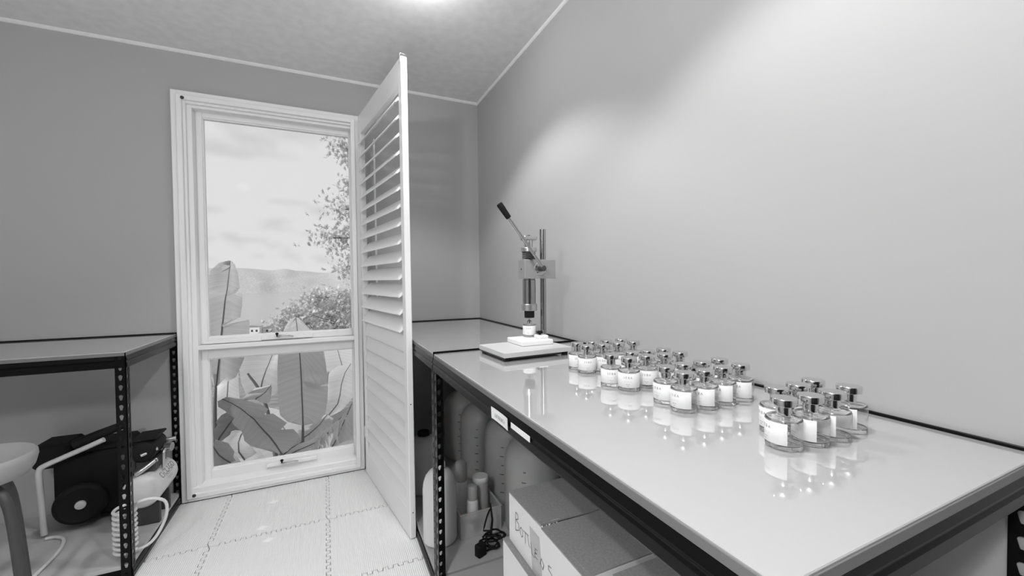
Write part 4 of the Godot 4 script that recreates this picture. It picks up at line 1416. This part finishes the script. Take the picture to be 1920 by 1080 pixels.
func build_outside() -> void:
	# three banana plants close to the glass
	var left := thing("banana_plant", "tall banana plant with one upright torn leaf at the edge of the window", "plant", Vector3.ZERO)
	var mid := thing("banana_plant", "banana plant with a broad upright leaf behind the lower pane", "plant", Vector3.ZERO)
	var low := thing("banana_plant", "low dark banana plant with drooping torn leaf against the lower pane", "plant", Vector3.ZERO)
	var far := thing("banana_plant", "pale frayed banana plant behind the others by the shutter side", "plant", Vector3.ZERO)
	var L := [
		["L1", -3.75, -3.9, [-0.781, 0.399, -0.771, 0.39, -0.764, 0.397, -0.801, 0.497, -0.758, 0.492, -0.639, 0.454, -0.818, 0.627, -0.744, 0.62, -0.585, 0.589, -0.824, 0.739, -0.733, 0.733, -0.544, 0.753, -0.828, 0.853, -0.723, 0.846, -0.543, 0.895, -0.83, 0.876, -0.721, 0.87, -0.711, 0.861, -0.831, 0.9, -0.719, 0.894, -0.603, 0.917, -0.828, 1.022, -0.708, 1.018, -0.592, 1.005, -0.826, 1.083, -0.702, 1.08, -0.588, 1.111, -0.828, 1.104, -0.7, 1.101, -0.669, 1.062, -0.826, 1.145, -0.698, 1.134, -0.612, 1.141, -0.808, 1.278, -0.691, 1.227, -0.626, 1.26, -0.754, 1.341, -0.684, 1.312, -0.652, 1.333, -0.696, 1.359, -0.685, 1.359, -0.678, 1.359]],
		["L2", -3.6, -3.75, [-0.211, 0.066, -0.181, 0.053, -0.151, 0.057, -0.285, 0.099, -0.181, 0.1, -0.075, 0.062, -0.336, 0.161, -0.181, 0.159, -0.019, 0.127, -0.347, 0.263, -0.183, 0.262, -0.001, 0.238, -0.349, 0.385, -0.185, 0.388, 0.005, 0.335, -0.348, 0.509, -0.188, 0.492, -0.145, 0.328, -0.344, 0.611, -0.194, 0.598, 0.001, 0.36, -0.332, 0.714, -0.2, 0.696, -0.008, 0.513, -0.305, 0.804, -0.211, 0.79, -0.048, 0.691, -0.275, 0.865, -0.218, 0.854, -0.126, 0.805, -0.245, 0.893, -0.222, 0.9, -0.195, 0.886]],
		["L4", -4.2, -4.4, [-0.615, 0.174, -0.543, 0.165, -0.473, 0.155, -0.651, 0.217, -0.541, 0.228, -0.414, 0.188, -0.682, 0.308, -0.527, 0.305, -0.394, 0.275, -0.697, 0.422, -0.505, 0.378, -0.399, 0.392, -0.683, 0.535, -0.477, 0.452, -0.391, 0.494, -0.645, 0.648, -0.454, 0.524, -0.375, 0.552, -0.564, 0.726, -0.42, 0.627, -0.385, 0.624]],
		["L5", -3.3, -3.15, [-0.335, -0.02, -0.308, -0.03, -0.266, -0.02, -0.407, 0.029, -0.34, 0.056, -0.201, 0.049, -0.478, 0.077, -0.367, 0.118, -0.191, 0.106, -0.511, 0.13, -0.394, 0.17, -0.221, 0.16, -0.511, 0.169, -0.424, 0.227, -0.296, 0.176, -0.519, 0.208, -0.447, 0.273, -0.256, 0.222, -0.557, 0.26, -0.469, 0.305, -0.335, 0.303, -0.568, 0.287, -0.491, 0.333, -0.4, 0.282, -0.552, 0.309, -0.516, 0.362, -0.361, 0.34, -0.602, 0.365, -0.541, 0.385, -0.402, 0.379, -0.636, 0.394, -0.565, 0.405, -0.504, 0.425, -0.639, 0.43, -0.616, 0.439, -0.592, 0.452]],
		["L6", -3.4, -3.3, [-0.713, 0.107, -0.695, 0.095, -0.671, 0.091, -0.719, 0.157, -0.674, 0.132, -0.616, 0.139, -0.704, 0.194, -0.649, 0.168, -0.598, 0.177, -0.672, 0.237, -0.62, 0.211, -0.57, 0.186, -0.679, 0.26, -0.595, 0.247, -0.528, 0.176, -0.647, 0.302, -0.574, 0.27, -0.531, 0.234, -0.598, 0.321, -0.549, 0.284, -0.528, 0.264]],
		["L7", -3.25, -3.15, [-0.645, -0.022, -0.6, -0.018, -0.568, -0.007, -0.667, -0.011, -0.622, 0.038, -0.57, 0.045, -0.681, 0.019, -0.64, 0.084, -0.554, 0.093, -0.684, 0.07, -0.66, 0.129, -0.586, 0.157, -0.675, 0.117, -0.674, 0.157, -0.654, 0.185]],
		["L8", -3.7, -3.9, [-0.533, 0.278, -0.508, 0.275, -0.468, 0.25, -0.585, 0.281, -0.507, 0.281, -0.432, 0.231, -0.613, 0.277, -0.488, 0.285, -0.416, 0.236, -0.57, 0.308, -0.459, 0.294, -0.416, 0.263, -0.534, 0.322, -0.424, 0.332, -0.418, 0.313]],
		["L9", -4.3, -4.6, [-0.225, 0.066, -0.017, -0.13, 0.116, -0.077, -0.024, 0.035, 0.085, -0.017, 0.176, -0.029, -0.001, 0.077, 0.111, 0.063, 0.238, 0.034, 0.007, 0.186, 0.126, 0.147, 0.243, 0.146, 0.014, 0.248, 0.165, 0.244, 0.26, 0.221, 0.074, 0.306, 0.229, 0.317, 0.265, 0.3]],
		["L10", -3.5, -3.7, [0.009, -0.103, 0.026, -0.116, 0.044, -0.115, 0.019, -0.074, 0.055, -0.07, 0.119, -0.091, 0.048, -0.026, 0.085, -0.012, 0.183, -0.089, 0.078, 0.035, 0.136, 0.068, 0.187, -0.003, 0.129, 0.095, 0.188, 0.15, 0.206, 0.084]],
		["L11", -3.5, -3.45, [-0.282, -0.108, -0.258, -0.122, -0.224, -0.123, -0.255, -0.06, -0.223, -0.085, -0.173, -0.095, -0.196, -0.019, -0.163, -0.058, -0.104, -0.083, -0.119, -0.009, -0.103, -0.041, -0.052, -0.059, -0.05, 0.022, -0.025, -0.011, -0.016, -0.032]],
		["L12", -3.9, -4.1, [-0.247, -0.12, -0.21, -0.158, -0.164, -0.209, -0.23, -0.076, -0.155, -0.131, -0.117, -0.192, -0.175, -0.09, -0.117, -0.111, -0.048, -0.177, -0.117, -0.071, -0.067, -0.09, 0.024, -0.139, -0.067, -0.038, -0.005, -0.036, 0.046, -0.078]],
		["L13", -4.6, -4.9, [-0.952, -0.149, -0.865, -0.116, -0.737, -0.136, -0.965, -0.03, -0.872, -0.043, -0.747, -0.061, -0.977, 0.082, -0.88, 0.082, -0.776, 0.068, -0.991, 0.15, -0.887, 0.199, -0.797, 0.163, -0.954, 0.177, -0.89, 0.282, -0.817, 0.262]],
		["L14", -4.5, -4.8, [-0.011, 0.171, 0.162, 0.151, 0.268, 0.139, 0.002, 0.242, 0.154, 0.226, 0.274, 0.213, -0.007, 0.33, 0.146, 0.289, 0.28, 0.276, -0.018, 0.396, 0.126, 0.37, 0.286, 0.356, -0.029, 0.464, 0.105, 0.453, 0.293, 0.438]],
		["L15", -4, -4.15, [-0.442, -0.27, -0.37, -0.316, -0.257, -0.327, -0.371, -0.255, -0.296, -0.258, -0.17, -0.281, -0.317, -0.213, -0.22, -0.23, -0.122, -0.281, -0.259, -0.125, -0.16, -0.163, -0.071, -0.247, -0.299, -0.063, -0.12, -0.114, -0.018, -0.176]],
		["L16", -3.9, -4, [-0.739, -0.176, -0.623, -0.258, -0.536, -0.214, -0.775, -0.099, -0.659, -0.18, -0.556, -0.168, -0.745, -0.042, -0.662, -0.107, -0.576, -0.112, -0.698, 0.002, -0.648, -0.057, -0.56, -0.051, -0.667, 0.041, -0.598, -0.022, -0.537, -0.032]],
	]
	for q in L:
		var owner_: Node3D = {"L1": left, "L13": left, "L4": mid, "L2": mid, "L5": low, "L6": low, "L7": low, "L8": low, "L16": mid}.get(q[0], far)
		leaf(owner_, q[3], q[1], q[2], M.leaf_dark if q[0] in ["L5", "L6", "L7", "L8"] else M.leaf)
	for q in [[left, Vector3(-0.78, -0.75, -3.72), Vector3(-0.785, 0.09, -3.75), Vector3(-0.771, 0.4, -3.745)], [mid, Vector3(-0.2, -0.85, -3.62), Vector3(-0.19, -0.3, -3.62), Vector3(-0.181, 0.06, -3.6)], [low, Vector3(-0.3, -0.7, -3.3), Vector3(-0.29, -0.3, -3.3), Vector3(-0.308, -0.02, -3.3)], [low, Vector3(-0.66, -0.7, -3.4), Vector3(-0.7, -0.2, -3.4), Vector3(-0.695, 0.1, -3.4)], [mid, Vector3(-0.35, -0.85, -3.9), Vector3(-0.46, 0.1, -3.95), Vector3(-0.60, 0.43, -3.98)], [far, Vector3(-0.02, -0.9, -3.55), Vector3(0.0, -0.5, -3.53), Vector3(0.03, -0.1, -3.5)]]:
		var g := G.new()
		g.tube(smooth([q[1], q[2], q[3]], 5), 0.022, 8, 0.008)
		obj("stem", g, M.rib, q[0])
	# dry frayed leaf: ribbons hanging from a bent rib
	var gf := G.new()
	var rf := RandomNumberGenerator.new()
	rf.seed = 77
	gf.tube(smooth([Vector3(-0.13, -0.06, -3.42), Vector3(-0.03, 0.02, -3.43), Vector3(0.06, 0.09, -3.44), Vector3(0.15, 0.13, -3.46)], 4), 0.006, 6, 0.003)
	for i in 26:
		var t := i / 25.0
		var a := Vector3(lerpf(-0.12, 0.15, t), lerpf(-0.05, 0.13, t) + 0.03 * sin(t * PI), -3.43)
		var dn := Vector3(rf.randf_range(-0.05, 0.05), -rf.randf_range(0.07, 0.17), rf.randf_range(-0.03, 0.05))
		var w := rf.randf_range(0.004, 0.011)
		var m := a + dn * 0.5 + Vector3(rf.randf_range(-0.02, 0.02), 0, rf.randf_range(0.0, 0.03))
		for s in [0.0, 0.001]:
			var o := Vector3(0, 0, s)
			gf.quad(a + o - Vector3(w, 0, 0), a + o + Vector3(w, 0, 0), m + o + Vector3(w, 0, 0.006), m + o - Vector3(w, 0, 0.006), Vector3(0, 0, 1.0 if s > 0 else -1.0))
			gf.flat(m + o - Vector3(w, 0, 0.006), m + o + Vector3(w, 0, 0.006), a + dn + o, Vector3(0, 0, 1.0 if s > 0 else -1.0))
	stuff(obj("frayed_leaf", gf, M.leaf, far))
	# filler leaves lower on the slope
	var rng := RandomNumberGenerator.new()
	rng.seed = 21
	for i in 16:
		var bx0 := rng.randf_range(-1.3, 0.7)
		var z := rng.randf_range(-5.2, -4.2)
		var y := rng.randf_range(-0.7, -0.45)
		var ln := rng.randf_range(0.5, 0.8)
		var lean := rng.randf_range(-0.45, 0.45)
		var q: Array = []
		for k in 8:
			var t := k / 7.0
			var cx := bx0 + lean * t * t
			var cy := y + ln * (t - 0.25 * t * t)
			var wd := 0.13 * sin(PI * clampf(t * 0.92 + 0.06, 0, 1)) + 0.004
			q.append_array([cx - wd, cy + 0.03 - lean * wd * -1.0, cx, cy, cx + wd, cy + 0.03 - lean * wd])
		leaf(far if i % 2 == 0 else mid, q, z, z - 0.25, M.leaf)
	# conifer-like tree at the side of the view
	tree("feathery_tree", "feathery evergreen tree whose branches reach in beside the shutter", Vector3(1.35, -1.9, -9.3), 7.6, 1.3, 0.3, 9500, 0.06, M.needle, 3)
	tree("garden_tree", "pale rounded tree in the middle distance in front of the bay", Vector3(0.9, -8.6, -40.0), 8.9, 3.3, 0.6, 4500, 0.2, M.bush, 4)
	tree("garden_tree", "low pale tree in front of the houses by the water", Vector3(-2.6, -8.9, -41.5), 7.9, 1.7, 0.6, 2200, 0.18, M.bush, 6)
	# ground that falls to the water
	var g2 := G.new()
	var f := FastNoiseLite.new()
	f.seed = 2
	f.frequency = 0.02
	var zs := [-2.9, -5.0, -8.0, -14.0, -25.0, -45.0, -80.0, -140.0, -220.0, -300.0, -370.0, -440.0]
	var ys := [-0.6, -0.95, -1.6, -3.4, -6.0, -9.3, -13.0, -21.0, -29.0, -35.5, -38.6, -40.6]
	for i in zs.size() - 1:
		for j in 24:
			var q: Array = []
			for e in [[0, 0], [1, 0], [1, 1], [0, 1]]:
				var zz: float = zs[i + e[0]]
				var sx: float = -0.55 * zz + 6.0
				var xx: float = lerpf(-sx, sx, (j + e[1]) / 24.0)
				q.append(Vector3(xx, ys[i + e[0]] + f.get_noise_2d(xx, zz) * minf(-zz * 0.01, 1.5), zz))
			g2.quad(q[0], q[1], q[2], q[3], Vector3.UP)
	struct("garden_ground", g2, M.soil, "garden slope falling away to the bay")
	struct("bay_water", bx(Vector3(0, -40.5, -1800), Vector3(6000, 1.0, 3600)), M.water, "calm pale water of the bay")
	# wooded hills over the water
	var prof := [[-0.6, 0.03], [-0.3, 0.031], [-0.22, 0.028], [-0.16, 0.0285], [-0.102, 0.0236], [-0.077, 0.027], [-0.052, 0.0224], [0.0, 0.0176], [0.056, 0.036], [0.15, 0.05], [0.3, 0.03], [0.6, 0.025]]
	var shore := [[-0.6, -1620.0], [-0.2, -1620.0], [-0.13, -1640.0], [-0.09, -1760.0], [0.04, -1790.0], [0.6, -1700.0]]
	var gh := G.new()
	f.frequency = 0.006
	f.fractal_octaves = 5
	var nx := 150
	var nz := 14
	var grid: Array = []
	for j in nz + 1:
		var row: Array = []
		for i in nx + 1:
			var dx := lerpf(-0.6, 0.6, i / float(nx))
			var zs0 := look_up(shore, dx)
			var t := j / float(nz)
			var zz := lerpf(zs0, -2350.0, t)
			var ridge := look_up(prof, dx) * 2350.0 + 1.19
			var yy := lerpf(-41.5, ridge, pow(smoothstep(0.0, 1.0, t), 0.7))
			var xx := dx * -zz
			yy += f.get_noise_2d(xx, zz) * 9.0 * sin(PI * clampf(t, 0.0, 0.9))
			row.append(Vector3(xx, yy, zz))
		grid.append(row)
	for j in nz:
		for i in nx:
			var c: Array = []
			for e in [[0, 0], [0, 1], [1, 1], [1, 0]]:
				var jj: int = j + e[0]
				var ii: int = i + e[1]
				var du: Vector3 = grid[jj][mini(ii + 1, nx)] - grid[jj][maxi(ii - 1, 0)]
				var dv: Vector3 = grid[mini(jj + 1, nz)][ii] - grid[maxi(jj - 1, 0)][ii]
				c.append([grid[jj][ii], du.cross(dv).normalized() * signf(du.cross(dv).y)])
			gh.tri(c[0][0], c[1][0], c[2][0], c[0][1], c[1][1], c[2][1])
			gh.tri(c[0][0], c[2][0], c[3][0], c[0][1], c[2][1], c[3][1])
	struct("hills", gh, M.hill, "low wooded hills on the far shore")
	# small houses by the near shore
	var k := 0
	var names := ["pale flat-roofed house by the shore, nearest the tall banana leaf", "pale house with a grey roof in the middle of the shore houses", "pale house by the shore beside the low tree"]
	for q in [[-48.5, -352.0, 10.0, 7.2], [-37.5, -356.0, 9.0, 5.5], [-28.0, -350.0, 7.5, 6.0]]:
		var t := thing("shore_house", names[k], "house", Vector3(q[0], -38.6, q[1]), 0.2 * (k - 1), "houses by the shore")
		obj("wall", bx(Vector3(0, q[3] / 2, 0), Vector3(q[2], q[3], 7.0), 0.05), M.house, t)
		var gr := G.new()
		gr.prism(PackedVector2Array([Vector2(-q[2] / 2 - 0.5, 0), Vector2(q[2] / 2 + 0.5, 0), Vector2(0, 1.0 + 0.8 * k)]), 8.0, Transform3D(Basis(), Vector3(0, q[3], -4.0)))
		obj("roof", gr, M.roof, t)
		for i in 3:
			obj("window", bx(Vector3((i - 1) * q[2] * 0.3, q[3] * 0.55, 3.5), Vector3(1.3, 1.5, 0.12), 0.02), M.dark, t)
		k += 1

func look_up(p: Array, x: float) -> float:
	for i in p.size() - 1:
		if x <= p[i + 1][0]:
			return lerpf(p[i][1], p[i + 1][1], smoothstep(0.0, 1.0, (x - p[i][0]) / (p[i + 1][0] - p[i][0])))
	return p[p.size() - 1][1]

func tree(called: String, label: String, at: Vector3, h: float, r: float, base: float, n: int, size: float, m: Material, seed_: int) -> void:
	var t := thing(called, label, "tree", at)
	var rng := RandomNumberGenerator.new()
	rng.seed = seed_
	var g := G.new()
	g.tube(smooth([Vector3(0, -0.3, 0), Vector3(0.05, h * 0.3, 0), Vector3(-0.04, h * 0.65, 0.05), Vector3(0, h * 0.93, 0)], 4), h * 0.022, 9, h * 0.004)
	obj("trunk", g, M.bark, t)
	# boughs, then sprays of leaves along them
	var sprays: Array = []
	var boughs := 26
	for i in boughs:
		var y := h * lerpf(base, 0.95, (i + 0.5) / boughs)
		var a := i * 2.39996 + rng.randf() * 0.5
		var u := (y / h - base) / (1.0 - base)
		var reach := r * (0.35 + 0.65 * sin(PI * clampf(0.25 + u * 0.72, 0, 1))) * rng.randf_range(0.72, 1.05)
		var d := Vector3(cos(a), rng.randf_range(-0.1, 0.35), sin(a))
		var gb := G.new()
		var tip := Vector3(0, y, 0) + d * reach
		gb.tube([Vector3(0, y, 0), Vector3(0, y, 0) + d * reach * 0.5 + Vector3(0, -0.03 * reach, 0), tip], h * 0.006, 5, h * 0.0015)
		obj("bough", gb, M.bark, t)
		for k in n / boughs:
			var s := pow(rng.randf(), 0.6)
			var c := Vector3(0, y, 0) + d * reach * lerpf(0.2, 1.05, s)
			c += Vector3(rng.randfn(), rng.randfn() * 0.8, rng.randfn()) * reach * 0.17
			sprays.append([c, d])
	var one := G.new()
	for k in 9:
		var a := (k - 4) * 0.36
		var dd := Vector3(sin(a), cos(a), 0.25 * sin(k * 2.1))
		var sd := Vector3(cos(a), -sin(a), 0.2) * 0.08
		for s in [1.0, -1.0]:
			var o := Vector3(0, 0, s * 0.004)
			one.flat(o, dd * 0.55 + sd + o, dd + o, Vector3(0, 0, s))
			one.flat(o, dd + o, dd * 0.55 - sd + o, Vector3(0, 0, s))
	var mm := MultiMesh.new()
	mm.transform_format = MultiMesh.TRANSFORM_3D
	mm.mesh = one.mesh()
	mm.instance_count = sprays.size()
	for i in sprays.size():
		var d: Vector3 = (sprays[i][1] + Vector3(rng.randfn(), rng.randfn(), rng.randfn()) * 0.6).normalized()
		var x := d.cross(Vector3(rng.randfn(), rng.randfn(), rng.randfn())).normalized()
		var s := size * rng.randf_range(0.7, 1.3)
		mm.set_instance_transform(i, Transform3D(Basis(x * s, d * s, x.cross(d) * s), sprays[i][0]))
	var mi := MultiMeshInstance3D.new()
	mi.name = "foliage"
	mi.multimesh = mm
	mi.material_override = m
	mi.set_meta("kind", "stuff")
	t.add_child(mi, true)
